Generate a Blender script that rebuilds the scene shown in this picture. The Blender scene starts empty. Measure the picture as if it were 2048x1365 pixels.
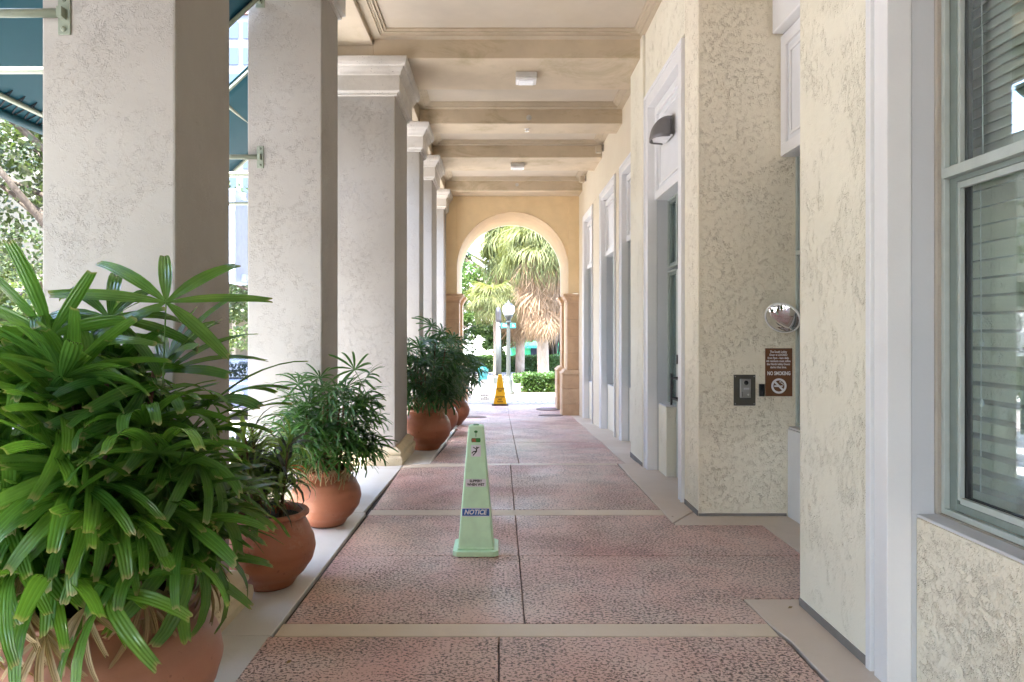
import bpy, bmesh, math, random
from mathutils import Vector, Matrix, Euler
R = math.radians
random.seed(7)
sc = bpy.context.scene
COL = sc.collection

# ------------------------------------------------------------------ camera
cam_d = bpy.data.cameras.new('camera'); cam = bpy.data.objects.new('camera', cam_d); COL.objects.link(cam)
cam.location = (0, 0, 1.6); cam.rotation_euler = (R(90), 0, 0)
cam_d.sensor_width = 36; cam_d.lens = 1400/2048*36
cam_d.shift_x = 26/2048; cam_d.shift_y = -20.5/2048
cam_d.clip_start = .05; cam_d.clip_end = 600
sc.camera = cam

# ------------------------------------------------------------------ sky and sun
SUN_EL, SUN_AZ = 68, 206        # azimuth: clockwise from +Y, where the sun stands
w = bpy.data.worlds.new('World'); sc.world = w; w.use_nodes = True
nt = w.node_tree
bg = nt.nodes['Background']
sky = nt.nodes.new('ShaderNodeTexSky'); sky.sky_type = 'NISHITA'; sky.sun_disc = False
sky.sun_elevation = R(SUN_EL); sky.sun_rotation = R(SUN_AZ)
sky.air_density = 1.0; sky.dust_density = 2.0; sky.ozone_density = 1.0
nt.links.new(sky.outputs[0], bg.inputs[0]); bg.inputs[1].default_value = .15
sl = bpy.data.lights.new('sun', 'SUN'); so = bpy.data.objects.new('sun', sl); COL.objects.link(so)
sl.energy = 2.6; sl.angle = R(.5); sl.color = (1, .97, .92)
sdir = Vector((math.sin(R(SUN_AZ))*math.cos(R(SUN_EL)), math.cos(R(SUN_AZ))*math.cos(R(SUN_EL)), math.sin(R(SUN_EL))))
so.rotation_euler = sdir.to_track_quat('Z', 'Y').to_euler(); so.location = (-5, -5, 30)
sc.view_settings.view_transform = 'Standard'; sc.view_settings.look = 'None'
sc.view_settings.gamma = 1; sc.view_settings.use_curve_mapping = False
sc.view_settings.exposure = 4.55
sc.render.engine = 'CYCLES'
cy = sc.cycles
cy.use_denoising = True
cy.max_bounces = 14; cy.diffuse_bounces = 8; cy.glossy_bounces = 5; cy.transmission_bounces = 6; cy.transparent_max_bounces = 16
cy.sample_clamp_indirect = 8; cy.caustics_reflective = False; cy.caustics_refractive = False

# ------------------------------------------------------------------ helpers: objects
def tag(o, label=None, cat=None, group=None, kind=None):
    if label: o['label'] = label
    if cat: o['category'] = cat
    if group: o['group'] = group
    if kind: o['kind'] = kind
    return o
def thing(name, label, cat, loc=(0, 0, 0), rz=0, group=None):
    o = bpy.data.objects.new(name, None); COL.objects.link(o)
    o.location = loc; o.rotation_euler = (0, 0, rz); o.empty_display_size = .1
    return tag(o, label, cat, group)
def pmat(p):
    return Matrix.LocRotScale(p.location, p.rotation_euler, None)
def adopt(o, parent):
    if parent is not None:
        o.parent = parent
        if parent.parent is None and parent.type == 'EMPTY':
            o.matrix_parent_inverse = pmat(parent).inverted()
    return o
def link_mesh(name, me, mat, parent=None):
    o = bpy.data.objects.new(name, me); COL.objects.link(o)
    if mat is not None and not me.materials: me.materials.append(mat)
    return adopt(o, parent)
class MB:
    def __init__(s): s.v = []; s.f = []; s.m = []; s.cm = 0
    def add(s, vs, fs):
        b = len(s.v); s.v += [tuple(x) for x in vs]
        for f in fs: s.f.append(tuple(b+i for i in f)); s.m.append(s.cm)
        return s
    def box(s, x0, x1, y0, y1, z0, z1):
        if x0 > x1: x0, x1 = x1, x0
        if y0 > y1: y0, y1 = y1, y0
        if z0 > z1: z0, z1 = z1, z0
        return s.add([(x0,y0,z0),(x1,y0,z0),(x1,y1,z0),(x0,y1,z0),(x0,y0,z1),(x1,y0,z1),(x1,y1,z1),(x0,y1,z1)],
              [(0,3,2,1),(4,5,6,7),(0,1,5,4),(1,2,6,5),(2,3,7,6),(3,0,4,7)])
    def sweep(s, x0, x1, y0, y1, prof, cap=True):
        """stack of rectangles, each grown by off: prof = [(off, z)...]"""
        vs = []; fs = []
        for o, z in prof:
            vs += [(x0-o,y0-o,z),(x1+o,y0-o,z),(x1+o,y1+o,z),(x0-o,y1+o,z)]
        for i in range(len(prof)-1):
            for k in range(4):
                a = i*4+k; b = i*4+(k+1) % 4
                fs.append((a, b, b+4, a+4))
        if cap:
            fs.append((3,2,1,0)); n = (len(prof)-1)*4; fs.append((n,n+1,n+2,n+3))
        return s.add(vs, fs)
    def lathe(s, prof, c=(0,0,0), n=40):
        vs = []; fs = []
        for r, z in prof:
            for k in range(n):
                a = 2*math.pi*k/n
                vs.append((c[0]+r*math.cos(a), c[1]+r*math.sin(a), c[2]+z))
        for i in range(len(prof)-1):
            for k in range(n):
                k2 = (k+1) % n
                fs.append((i*n+k, i*n+k2, (i+1)*n+k2, (i+1)*n+k))
        return s.add(vs, fs)
    def tube(s, pts, rads, n=8, cap=True):
        vs = []; fs = []
        pts = [Vector(p) for p in pts]
        if not isinstance(rads, (list, tuple)): rads = [rads]*len(pts)
        ref = Vector((0,0,1))
        for i, p in enumerate(pts):
            d = (pts[min(i+1, len(pts)-1)]-pts[max(i-1, 0)]).normalized()
            u = d.cross(ref)
            if u.length < .05: u = d.cross(Vector((1,0,0)))
            u.normalize(); v = u.cross(d)
            for k in range(n):
                a = 2*math.pi*k/n
                vs.append(p+(u*math.cos(a)+v*math.sin(a))*rads[i])
        for i in range(len(pts)-1):
            for k in range(n):
                k2 = (k+1) % n
                fs.append((i*n+k, i*n+k2, (i+1)*n+k2, (i+1)*n+k))
        if cap:
            fs.append(tuple(range(n-1, -1, -1))); fs.append(tuple((len(pts)-1)*n+k for k in range(n)))
        return s.add(vs, fs)
    def prism(s, poly, z0, z1):
        """poly: list of (x,y), counter-clockwise; z0/z1 numbers or functions of (x,y)"""
        f0 = z0 if callable(z0) else (lambda x, y: z0)
        f1 = z1 if callable(z1) else (lambda x, y: z1)
        n = len(poly)
        vs = [(x,y,f0(x,y)) for x, y in poly]+[(x,y,f1(x,y)) for x, y in poly]
        fs = [tuple(range(n-1,-1,-1)), tuple(range(n, 2*n))]
        for k in range(n):
            k2 = (k+1) % n
            fs.append((k, k2, n+k2, n+k))
        return s.add(vs, fs)
    def mesh(s, name='mesh', mats=(), smooth=False):
        me = bpy.data.meshes.new(name); me.from_pydata(s.v, [], s.f)
        for m in mats: me.materials.append(m)
        if len(mats) > 1: me.polygons.foreach_set('material_index', s.m)
        if smooth: me.polygons.foreach_set('use_smooth', [True]*len(s.f))
        me.update()
        return me
    def build(s, name, mat, parent=None, smooth=False, bevel=0, segs=2):
        mats = mat if isinstance(mat, (list, tuple)) else [mat]
        o = link_mesh(name, s.mesh(name, mats, smooth), None, parent)
        if bevel:
            b = o.modifiers.new('bevel', 'BEVEL'); b.width = bevel; b.segments = segs; b.limit_method = 'ANGLE'; b.angle_limit = R(35)
        return o
def copy_tree(o, parent=None):
    c = o.copy(); COL.objects.link(c)
    if parent is not None: c.parent = parent
    for ch in list(o.children): copy_tree(ch, c)
    return c
def text(name, body, mat, loc, rot, size, parent, offset=0, align='CENTER', sx=1, shear=0, lines=1.0):
    c = bpy.data.curves.new(name, 'FONT'); c.body = body; c.size = size; c.align_x = align; c.align_y = 'CENTER'
    c.offset = offset; c.extrude = 0.0006; c.shear = shear; c.space_line = lines; c.resolution_u = 3
    t = bpy.data.objects.new('tmp', c); COL.objects.link(t)
    me = bpy.data.meshes.new_from_object(t.evaluated_get(bpy.context.evaluated_depsgraph_get()))
    bpy.data.objects.remove(t)
    M = Matrix.LocRotScale(Vector(loc), Euler(rot), Vector((sx, 1, 1)))
    me.transform(M); me.materials.clear(); me.materials.append(mat)
    o = bpy.data.objects.new(name, me); COL.objects.link(o)
    return adopt(o, parent)

# ------------------------------------------------------------------ helpers: materials
class NT:
    def __init__(s, name):
        s.m = bpy.data.materials.new(name); s.m.use_nodes = True
        s.t = s.m.node_tree; s.p = s.t.nodes['Principled BSDF']; s.out = s.t.nodes['Material Output']
        s.tc = s.n('TexCoord')
    def n(s, t, **kw):
        nd = s.t.nodes.new('ShaderNode'+t)
        for k, v in kw.items(): setattr(nd, k, v)
        return nd
    def l(s, a, b): s.t.links.new(a, b)
    def set(s, sock, v):
        if hasattr(v, 'is_linked') or isinstance(v, bpy.types.NodeSocket): s.l(v, sock)
        else: sock.default_value = v
    def coord(s, scale=(1,1,1), which='Object'):
        mp = s.n('Mapping'); s.l(s.tc.outputs[which], mp.inputs[0]); mp.inputs['Scale'].default_value = scale
        return mp.outputs[0]
    def noise(s, scale, detail=3, rough=.5, dist=0, vec=None):
        nd = s.n('TexNoise'); nd.inputs['Scale'].default_value = scale; nd.inputs['Detail'].default_value = detail
        nd.inputs['Roughness'].default_value = rough; nd.inputs['Distortion'].default_value = dist
        s.l(vec if vec is not None else s.tc.outputs['Object'], nd.inputs['Vector'])
        return nd.outputs['Fac']
    def ramp(s, fac, stops):
        nd = s.n('ValToRGB'); s.l(fac, nd.inputs[0]); cr = nd.color_ramp
        while len(cr.elements) < len(stops): cr.elements.new(.5)
        for e, (p, c) in zip(cr.elements, stops):
            e.position = p; e.color = c if len(c) == 4 else (*c, 1)
        return nd.outputs[0]
    def mr(s, fac, a, b, c=0, d=1):
        nd = s.n('MapRange'); s.l(fac, nd.inputs[0])
        for i, v in zip((1,2,3,4), (a,b,c,d)): nd.inputs[i].default_value = v
        return nd.outputs[0]
    def math(s, op, a, b=0):
        nd = s.n('Math', operation=op); s.set(nd.inputs[0], a); s.set(nd.inputs[1], b)
        return nd.outputs[0]
    def mix(s, fac, a, b, mode='MIX'):
        nd = s.n('Mix', data_type='RGBA', blend_type=mode)
        s.set(nd.inputs[0], fac); s.set(nd.inputs[6], a if not isinstance(a, tuple) else (*a[:3], 1)); s.set(nd.inputs[7], b if not isinstance(b, tuple) else (*b[:3], 1))
        return nd.outputs[2]
    def bump(s, h, strength=.5, dist=.01, prev=None):
        nd = s.n('Bump'); nd.inputs['Strength'].default_value = strength; nd.inputs['Distance'].default_value = dist
        s.l(h, nd.inputs['Height'])
        if prev is not None: s.l(prev, nd.inputs['Normal'])
        return nd.outputs[0]
    def rnd(s):
        return s.n('ObjectInfo').outputs['Random']
    def fin(s, color, rough=.6, normal=None, metal=0, spec=None):
        s.set(s.p.inputs['Base Color'], color if not isinstance(color, tuple) else (*color[:3], 1))
        s.set(s.p.inputs['Roughness'], rough); s.p.inputs['Metallic'].default_value = metal
        if spec is not None: s.p.inputs['Specular IOR Level'].default_value = spec
        if normal is not None: s.l(normal, s.p.inputs['Normal'])
        return s.m

def mul(c, k): return tuple(x*k for x in c)
def stucco(name, col, tint, aniso=(1,1,1), amount=1.0, gate=(.42,.62), dist=.006, scale=1.0):
    """skip-trowel stucco: smooth coat with broken worm-like ridges and pits in patches"""
    t = NT(name); v = t.coord(aniso)
    n1 = t.noise(24*scale, 3, .6, .9, v)
    ridge = t.mr(t.math('ABSOLUTE', t.math('SUBTRACT', n1, .5)), 0, .030, 1, 0)
    n2 = t.noise(52*scale, 2, .5, .5, v)
    ridge2 = t.mr(t.math('ABSOLUTE', t.math('SUBTRACT', n2, .46)), 0, .04, 1, 0)
    breakup = t.mr(t.noise(21*scale, 3, .6, 0, v), .46, .58)
    patch = t.mr(t.noise(2.8, 4, .62, .5), gate[0], gate[1])
    wm = t.math('MULTIPLY', t.math('MAXIMUM', ridge, t.math('MULTIPLY', ridge2, .75)), breakup)
    wm = t.math('MULTIPLY', wm, t.math('ADD', t.math('MULTIPLY', patch, .9), .10))
    fine = t.noise(150, 3, .6); soft = t.noise(6, 3, .5)
    crust = t.math('MULTIPLY', t.mr(t.noise(62*scale, 4, .65, .4, v), .50, .68), t.math('ADD', t.math('MULTIPLY', patch, .8), .06))
    h = t.math('ADD', t.math('ADD', wm, t.math('MULTIPLY', crust, .55)), t.math('ADD', t.math('MULTIPLY', fine, .05), t.math('MULTIPLY', soft, .6)))
    nrm = t.bump(h, .85*amount, dist)
    c = t.mix(t.mr(t.noise(.9, 4, .6), .38, .66), col, tint)
    c = t.mix(t.mr(t.noise(1.6, 5, .7), .58, .8, 0, .3), c, mul(col, .8))
    c = t.mix(t.math('MULTIPLY', t.mr(wm, .5, 1, 0, .08), t.mr(t.noise(9, 2), .42, .58)), c, mul(col, .5))
    return t.fin(c, .82, nrm, spec=.25)
def paint(name, col, rough=.55, var=.08, bump=.06, stain=None):
    t = NT(name)
    c = t.mix(t.mr(t.noise(2.3, 4, .6), .35, .7), col, mul(col, 1-var))
    if stain: c = t.mix(t.mr(t.noise(1.2, 6, .7, .6, t.coord((1,1,2.5))), .52, .75, 0, stain[1]), c, stain[0])
    nrm = t.bump(t.noise(60, 3, .6), bump, .004)
    return t.fin(c, rough, nrm, spec=.35)
def plain(name, col, rough=.5, metal=0, spec=None):
    t = NT(name)
    c = t.mix(t.mr(t.noise(14, 3), .35, .7), col, mul(col, .9))
    return t.fin(c, rough, None, metal, spec)

M = {}
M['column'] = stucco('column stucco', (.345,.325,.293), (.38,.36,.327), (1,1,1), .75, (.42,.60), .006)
M['wall'] = stucco('wall stucco', (.765,.725,.59), (.79,.755,.63), (1.1,1.1,.58), 1.0, (.42,.60), .007, .85)
M['wall_face'] = stucco('alcove stucco', (.77,.71,.575), (.79,.735,.605), (1,1,.9), 1.05, (.32,.60), .007, 1.0)
M['far_wall'] = stucco('far wall stucco', (.68,.61,.48), (.71,.65,.52), (1.2,1.2,.7), .5)
M['soffit'] = paint('ceiling paint', (.52,.445,.335), .7, .12, .12, ((.36,.29,.17), .55))
M['beam'] = paint('beam paint', (.57,.475,.345), .7, .14, .25, ((.30,.245,.13), .75))
M['panel_ceiling'] = paint('coffer paint', (.51,.45,.365), .7, .1, .1, ((.50,.42,.30), .4))
M['ochre'] = paint('ochre paint', (.80,.625,.375), .75, .10, .25, ((.70,.52,.30), .5))
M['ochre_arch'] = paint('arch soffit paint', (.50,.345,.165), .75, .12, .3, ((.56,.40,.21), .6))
M['white'] = paint('white trim paint', (.75,.755,.758), .5, .04, .08)
M['white_panel'] = paint('white panel paint', (.72,.735,.755), .55, .07, .35)
M['reveal'] = paint('shade-toned white reveal paint', (.56,.58,.60), .5, .04, .1)  # trim white darkened, putting the shade of the jambs into the paint
M['sill'] = paint('grey sill paint', (.60,.60,.62), .6, .08, .2)
M['sage'] = plain('sage aluminium', (.205,.25,.228), .4, .1)
M['sage_light'] = plain('pale sage aluminium', (.44,.49,.46), .38, .1)
M['gasket'] = plain('black gasket', (.012,.012,.014), .5)
M['black'] = plain('black print', (.012,.012,.015), .5)
M['dark_metal'] = plain('dark bronze metal', (.045,.042,.042), .4, .6)
M['caulk'] = paint('tan caulk', (.40,.365,.31), .7, .2, .5)
def stone(name, a, b):
    t = NT(name)
    c = t.mix(t.mr(t.rnd(), 0, 1), a, b)
    c = t.mix(t.mr(t.noise(3.5, 6, .65, .5), .45, .72, 0, .6), c, mul(b, .72))
    vo = t.n('TexVoronoi'); vo.inputs['Scale'].default_value = 42; t.l(t.tc.outputs['Object'], vo.inputs['Vector'])
    pit = t.math('MULTIPLY', t.mr(vo.outputs['Distance'], .10, .2, 1, 0), t.mr(t.noise(6, 3), .5, .62))
    c = t.mix(pit, c, mul(b, .3))
    h = t.math('SUBTRACT', t.math('MULTIPLY', t.noise(16, 5, .65), .8), pit)
    return t.fin(c, .8, t.bump(h, .8, .008), spec=.25)
M['capital'] = stone('cast stone', (.58,.56,.53), (.54,.51,.46))
M['plinth'] = stone('coral stone plinth', (.62,.53,.37), (.58,.49,.33))
M['block'] = stone('tan stone block', (.56,.40,.26), (.50,.335,.205))
M['mortar'] = plain('mortar', (.30,.215,.14), .9)

def paver():
    t = NT('pink pitted concrete')
    tone = t.noise(1.1, 5, .6, .4)
    c = t.mix(t.mr(tone, .42, .62), (.64,.43,.365), (.62,.485,.41))
    c = t.mix(t.mr(t.noise(2.6, 4, .6), .5, .72, 0, .7), c, (.58,.50,.425))
    c = t.mix(t.mr(t.rnd(), 0, 1, 0, .3), c, (.62,.39,.33))
    c = t.mix(t.mr(t.noise(.55, 3, .55, .3), .47, .62), c, (.56,.315,.265))
    pn = t.noise(66, 4, .60, .2, t.coord((.85,1.1,1)))
    dens = t.mr(t.noise(2.2, 4, .65), .30, .60, .415, .492)
    pit = t.mr(t.math('SUBTRACT', pn, dens), -.05, .012, 1, 0)
    col = t.mix(t.math('MULTIPLY', pit, .95), c, (.085,.055,.045))
    col = t.mix(t.mr(t.noise(190, 2), .55, .75, 0, .25), col, (.55,.42,.36))
    wet = t.mr(t.noise(.75, 4, .6, .5), .44, .62)
    rough = t.math('SUBTRACT', .54, t.math('MULTIPLY', wet, .26))
    h = t.math('SUBTRACT', t.math('MULTIPLY', t.noise(50, 4, .6), .35), t.math('MULTIPLY', pit, 1.1))
    return t.fin(col, rough, t.bump(h, .8, .006), spec=.5)
M['paver'] = paver()
def concrete(name, a, b, rough=.55):
    t = NT(name)
    c = t.mix(t.mr(t.noise(1.3, 6, .62, .4), .38, .66), a, b)
    c = t.mix(t.mr(t.noise(5, 5, .7), .56, .8, 0, .4), c, mul(b, .7))
    c = t.mix(t.mr(t.rnd(), 0, 1, 0, .2), c, mul(a, 1.1))
    r = t.math('SUBTRACT', rough, t.mr(t.noise(.9, 3), .45, .65, 0, .2))
    return t.fin(c, r, t.bump(t.noise(45, 5, .65), .25, .004), spec=.45)
M['border_white'] = concrete('pale border concrete', (.56,.555,.53), (.53,.50,.44))
M['border_tan'] = concrete('tan border concrete', (.55,.465,.385), (.50,.415,.335))
M['band'] = concrete('tan band concrete', (.61,.51,.395), (.56,.465,.35))
M['base_grey'] = concrete('grey base strip', (.22,.205,.19), (.15,.135,.125), .7)  # dark grey for the thin strip along the pier feet
M['subbase'] = plain('dark joint', (.05,.042,.038), .9)
M['pave_out'] = concrete('pale street paving', (.42,.415,.41), (.37,.365,.36), .8)
M['road'] = concrete('light brick road', (.30,.265,.25), (.25,.215,.205), .85)
M['pave_far'] = concrete('pale pink street paving', (.23,.21,.20), (.20,.18,.172), .8)
M['asphalt'] = concrete('asphalt', (.06,.06,.062), (.048,.048,.05), .85)
M['curb'] = concrete('kerb concrete', (.42,.41,.39), (.36,.35,.33), .8)

def terracotta(name, a, b):
    t = NT(name)
    c = t.mix(t.mr(t.noise(2.5, 5, .6), .35, .68), a, b)
    c = t.mix(t.mr(t.noise(5, 6, .72), .56, .74, 0, .38), c, (.52,.36,.27))
    c = t.mix(t.mr(t.noise(34, 3), .66, .72, 0, .55), c, mul(b, .5))
    return t.fin(c, t.mr(t.noise(4, 3), .3, .7, .36, .55), t.bump(t.noise(30, 4, .6, 0, t.coord((1,1,5))), .12, .004), spec=.4)
M['terracotta'] = terracotta('terracotta glaze', (.36,.135,.07), (.30,.105,.055))
M['terracotta_dusty'] = terracotta('dusty terracotta', (.38,.185,.125), (.33,.14,.085))
M['soil'] = plain('potting soil', (.045,.03,.02), .95)

def leaf(name, a, b, tip=None, rough=.36, trans=.28, scale=1.0):
    t = NT(name)
    c = t.mix(t.rnd(), a, b)
    c = t.mix(t.mr(t.noise(9*scale, 3), .35, .7, 0, .6), c, mul(a, .65))
    c = t.mix(t.mr(t.noise(3*scale, 2), .6, .72, 0, .45), c, (min(1,b[0]*2.0), b[1]*1.35, b[2]*.8))
    if tip:
        at = t.n('Attribute', attribute_name='tip')
        c = t.mix(t.mr(at.outputs['Fac'], .95, 1.01), c, tip)
    rb = t.n('Attribute', attribute_name='rib')
    rs_ = t.math('SINE', t.math('MULTIPLY', rb.outputs['Fac'], 13.0))
    c = t.mix(t.mr(rs_, .2, 1, 0, .32), c, mul(b, 1.25))
    t.fin(c, rough, t.bump(rs_, .35, .004), spec=.5)
    tr = t.n('BsdfTranslucent'); t.l(t.mix(.5, c, (b[0]*1.9, b[1]*1.8, b[2]*.7)), tr.inputs[0])
    ms = t.n('MixShader'); ms.inputs[0].default_value = trans
    t.l(t.p.outputs[0], ms.inputs[1]); t.l(tr.outputs[0], ms.inputs[2]); t.l(ms.outputs[0], t.out.inputs[0])
    return t.m
M['leaf'] = leaf('lady palm leaf', (.034,.118,.022), (.115,.250,.040), (.36,.27,.12), .22, .36)
M['leaf_mid'] = leaf('fine lady palm leaf', (.028,.095,.020), (.055,.150,.030), (.25,.2,.09), .32, .3)
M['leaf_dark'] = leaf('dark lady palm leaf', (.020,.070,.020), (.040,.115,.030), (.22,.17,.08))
M['leaf_dry'] = leaf('dry palm leaf', (.26,.185,.095), (.36,.27,.15), None, .7, .15)
M['strap_green'] = leaf('strap leaf green', (.09,.20,.04), (.20,.29,.06), None, .35)
M['strap_dark'] = leaf('strap leaf bronze', (.035,.040,.030), (.065,.075,.040), None, .4, .1)
M['strap_red'] = leaf('strap leaf red', (.42,.06,.02), (.50,.10,.02), None, .4)
M['oak_leaf'] = leaf('oak leaf', (.022,.042,.012), (.042,.066,.02), None, .45, .3)
M['oak_leaf_pale'] = leaf('sunny leaf', (.045,.075,.02), (.075,.105,.03), None, .5, .35)
M['ficus_leaf'] = leaf('ficus leaf', (.034,.080,.014), (.062,.115,.023), None, .45, .35)
M['hedge_leaf'] = leaf('hedge leaf', (.036,.082,.016), (.062,.118,.026), None, .45, .3)
M['palm_green'] = leaf('sabal frond', (.075,.098,.026), (.125,.138,.040), None, .5, .3)
M['palm_dead'] = leaf('dead sabal frond', (.21,.138,.078), (.29,.205,.128), None, .8, .15)
def bark(name, a, b, sc_=6):
    t = NT(name)
    c = t.mix(t.mr(t.noise(sc_, 5, .7, .5, t.coord((1,1,.35))), .38, .65), a, b)
    return t.fin(c, .9, t.bump(t.noise(sc_*2, 5, .7, .5, t.coord((1,1,.4))), 1, .03), spec=.15)
M['bark'] = bark('oak bark', (.055,.045,.036), (.10,.085,.07))
M['palm_bark'] = bark('palm bark', (.26,.21,.165), (.19,.145,.11), 9)
M['cane'] = bark('palm cane fibre', (.10,.065,.035), (.17,.115,.065), 20)

def glass(name, tint=(.80,.87,.85), boost=1.0):
    t = NT(name)
    tr = t.n('BsdfTransparent'); tr.inputs[0].default_value = (*tint, 1)
    gl = t.n('BsdfGlossy'); gl.inputs['Roughness'].default_value = .004; gl.inputs[0].default_value = (.95,.97,1,1)
    ge = t.n('NewGeometry'); dt = t.n('VectorMath', operation='DOT_PRODUCT'); t.l(ge.outputs['Normal'], dt.inputs[0]); t.l(ge.outputs['Incoming'], dt.inputs[1])
    ca = t.math('SUBTRACT', 1, t.math('ABSOLUTE', dt.outputs['Value']))
    f = t.math('MINIMUM', t.math('MULTIPLY', t.math('ADD', .055, t.math('MULTIPLY', .945, t.math('POWER', ca, 5))), boost), .95)
    wv = t.bump(t.noise(1.2, 2), .04, .02); t.l(wv, gl.inputs['Normal'])
    ms = t.n('MixShader'); t.l(f, ms.inputs[0]); t.l(tr.outputs[0], ms.inputs[1]); t.l(gl.outputs[0], ms.inputs[2])
    t.l(ms.outputs[0], t.out.inputs[0])
    return t.m
M['glass'] = glass('window glass', (.88,.95,.93), 2.1)
M['glass_car'] = glass('car glass', (.15,.18,.2), 1.3)
M['mirror'] = plain('mirror', (.86,.86,.88), .03, 1)
M['chrome'] = plain('brushed steel', (.55,.55,.56), .28, 1)
M['room'] = plain('room interior', (.66,.70,.67), .9)
M['room_dark'] = plain('dark room interior', (.34,.37,.37), .9)
M['blind'] = plain('pale blind vinyl', (.66,.66,.61), .5)
M['cord'] = plain('white cord', (.8,.8,.78), .6)
def fabric():
    t = NT('teal awning fabric')
    c = t.mix(t.mr(t.noise(1.4, 4), .35, .7), (.006,.045,.058), (.010,.06,.072))
    h = t.noise(220, 2, .5)
    t.fin(c, .6, t.bump(t.math('ADD', t.math('MULTIPLY', h, .2), t.noise(2.2, 3)), .25, .02), spec=.3)
    tr = t.n('BsdfTranslucent'); tr.inputs[0].default_value = (.015,.13,.16,1)
    ms = t.n('MixShader'); ms.inputs[0].default_value = .25
    t.l(t.p.outputs[0], ms.inputs[1]); t.l(tr.outputs[0], ms.inputs[2]); t.l(ms.outputs[0], t.out.inputs[0])
    return t.m
M['fabric'] = fabric()
M['awning_metal'] = plain('sage painted steel', (.24,.27,.205), .45, .2)
M['cone_green'] = plain('mint plastic', (.57,.85,.60), .4)
M['sticker'] = plain('white sticker', (.74,.74,.80), .45)
M['blue'] = plain('blue print', (.02,.11,.38), .45)
M['green_print'] = plain('green print', (.02,.20,.03), .45)
M['red_print'] = plain('red brown print', (.35,.10,.04), .45)
M['sign_brown'] = plain('brown sign', (.135,.05,.016), .45)
M['print_white'] = plain('white print', (.78,.77,.80), .5)
M['plate'] = plain('grey green steel plate', (.095,.09,.075), .45, .4)
M['sign_white'] = plain('toned-down white sign sheet', (.62,.62,.63), .6)  # white kept low so the sunlit plate does not burn out
M['yellow'] = plain('yellow plastic', (.80,.47,.01), .45)
M['white_plastic'] = plain('white plastic', (.78,.78,.78), .4)
M['lens'] = plain('frosted lens', (.85,.86,.88), .25)
M['grey_paint'] = plain('light grey paint', (.52,.50,.47), .5)
M['sconce'] = plain('grey bronze sconce', (.17,.165,.17), .45, .3)
M['pole'] = plain('silver green pole', (.048,.055,.05), .6, .1)
M['teal_sign'] = plain('teal sign', (.004,.10,.105), .5)
M['panel_blue'] = plain('pale blue panel', (.48,.58,.78), .55)
M['car_blue'] = plain('dark blue car paint', (.03,.04,.07), .25)
M['car_red'] = plain('red car paint', (.35,.03,.03), .25)
M['tail'] = plain('red tail lamp', (.50,.015,.012), .25)
M['tyre'] = plain('tyre rubber', (.02,.02,.02), .8)
M['cream'] = paint('cream building paint', (.16,.13,.085), .8, .08, .1)
M['offwhite'] = paint('pale siding', (.74,.75,.72), .8, .06, .1)
M['tower'] = paint('tower wall', (.085,.09,.10), .7, .06, .05)
M['tower_pink'] = paint('pink spandrel', (.12,.05,.045), .7, .06, .05)
M['tower_glass'] = plain('tower glass', (.012,.022,.045), .3)
M['green_wall'] = paint('bright green wall', (.06,.50,.24), .7, .06, .05)
M['brick_edge'] = plain('pink brick', (.46,.30,.23), .85)
M['iron'] = plain('rusty cast iron', (.14,.085,.065), .7, .3)

# ------------------------------------------------------------------ ground level
def g(y):
    if y < 8.4: return 0.0
    if y < 17.5: return -.0525*(y-8.4)
    return -.4778
def gf(d): return lambda x, y: g(y)+d
YS = (-30, 8.4, 17.5, 34, 120)
def strip(name, x0, x1, mat, d, ys=YS, thick=.3, kind='structure', parent=None):
    mb = MB()
    vs = []; fs = []
    for y in ys:
        vs += [(x0,y,g(y)+d-thick),(x1,y,g(y)+d-thick),(x1,y,g(y)+d),(x0,y,g(y)+d)]
    for i in range(len(ys)-1):
        a = i*4
        for k in range(4):
            k2 = (k+1) % 4
            fs.append((a+k, a+4+k, a+4+k2, a+k2))
    fs.append((0,1,2,3)); n = (len(ys)-1)*4; fs.append((n+3,n+2,n+1,n))
    mb.add(vs, fs)
    o = mb.build(name, mat, parent)
    if kind: o['kind'] = kind
    return o
gr = MB().box(-300, 300, -80, 400, -2.2, -1.25).build('ground', M['asphalt']); gr['kind'] = 'structure'
strip('pavement', -5.3, -2.42, M['pave_out'], -.01)
strip('road', -11.2, -5.48, M['road'], -.13)
strip('pavement', -40, -11.4, M['pave_out'], -.01)
strip('kerb', -5.47, -5.31, M['curb'], -.012)
strip('kerb', -11.39, -11.21, M['curb'], -.012)
out = MB().prism([(-2.41,19.72),(40,19.72),(40,120),(-2.41,120)], -.9, -.486).build('pavement', M['pave_far']); out['kind'] = 'structure'
out = MB().prism([(2.6,17.2),(40,17.2),(40,19.71),(2.6,19.71)], -.9, -.488).build('pavement', M['pave_far']); out['kind'] = 'structure'
# street brick courses past the arch: real joints in rows of bricks
brk = bpy.data.meshes.new('paver_brick')
mb = MB().sweep(-.16, .16, -.095, .095, [(0,0),(0,.012),(-.006,.016)]); brk = mb.mesh('paver_brick', [M['pave_far']])
par = thing('brick_paving', None, None, (0, 22, -.486)); par['kind'] = 'structure'
cnt = 0
for j in range(18):
    for i in range(16):
        x = -1.35+i*.345+(j % 2)*.17; y = 19.95+j*.23
        if x > 2.2 and y > 21.8: continue
        o = bpy.data.objects.new('brick', brk); COL.objects.link(o); o.parent = par
        o.location = (x, y-22, 0); o.scale = (1,1,random.uniform(.8,1.25))

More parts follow.
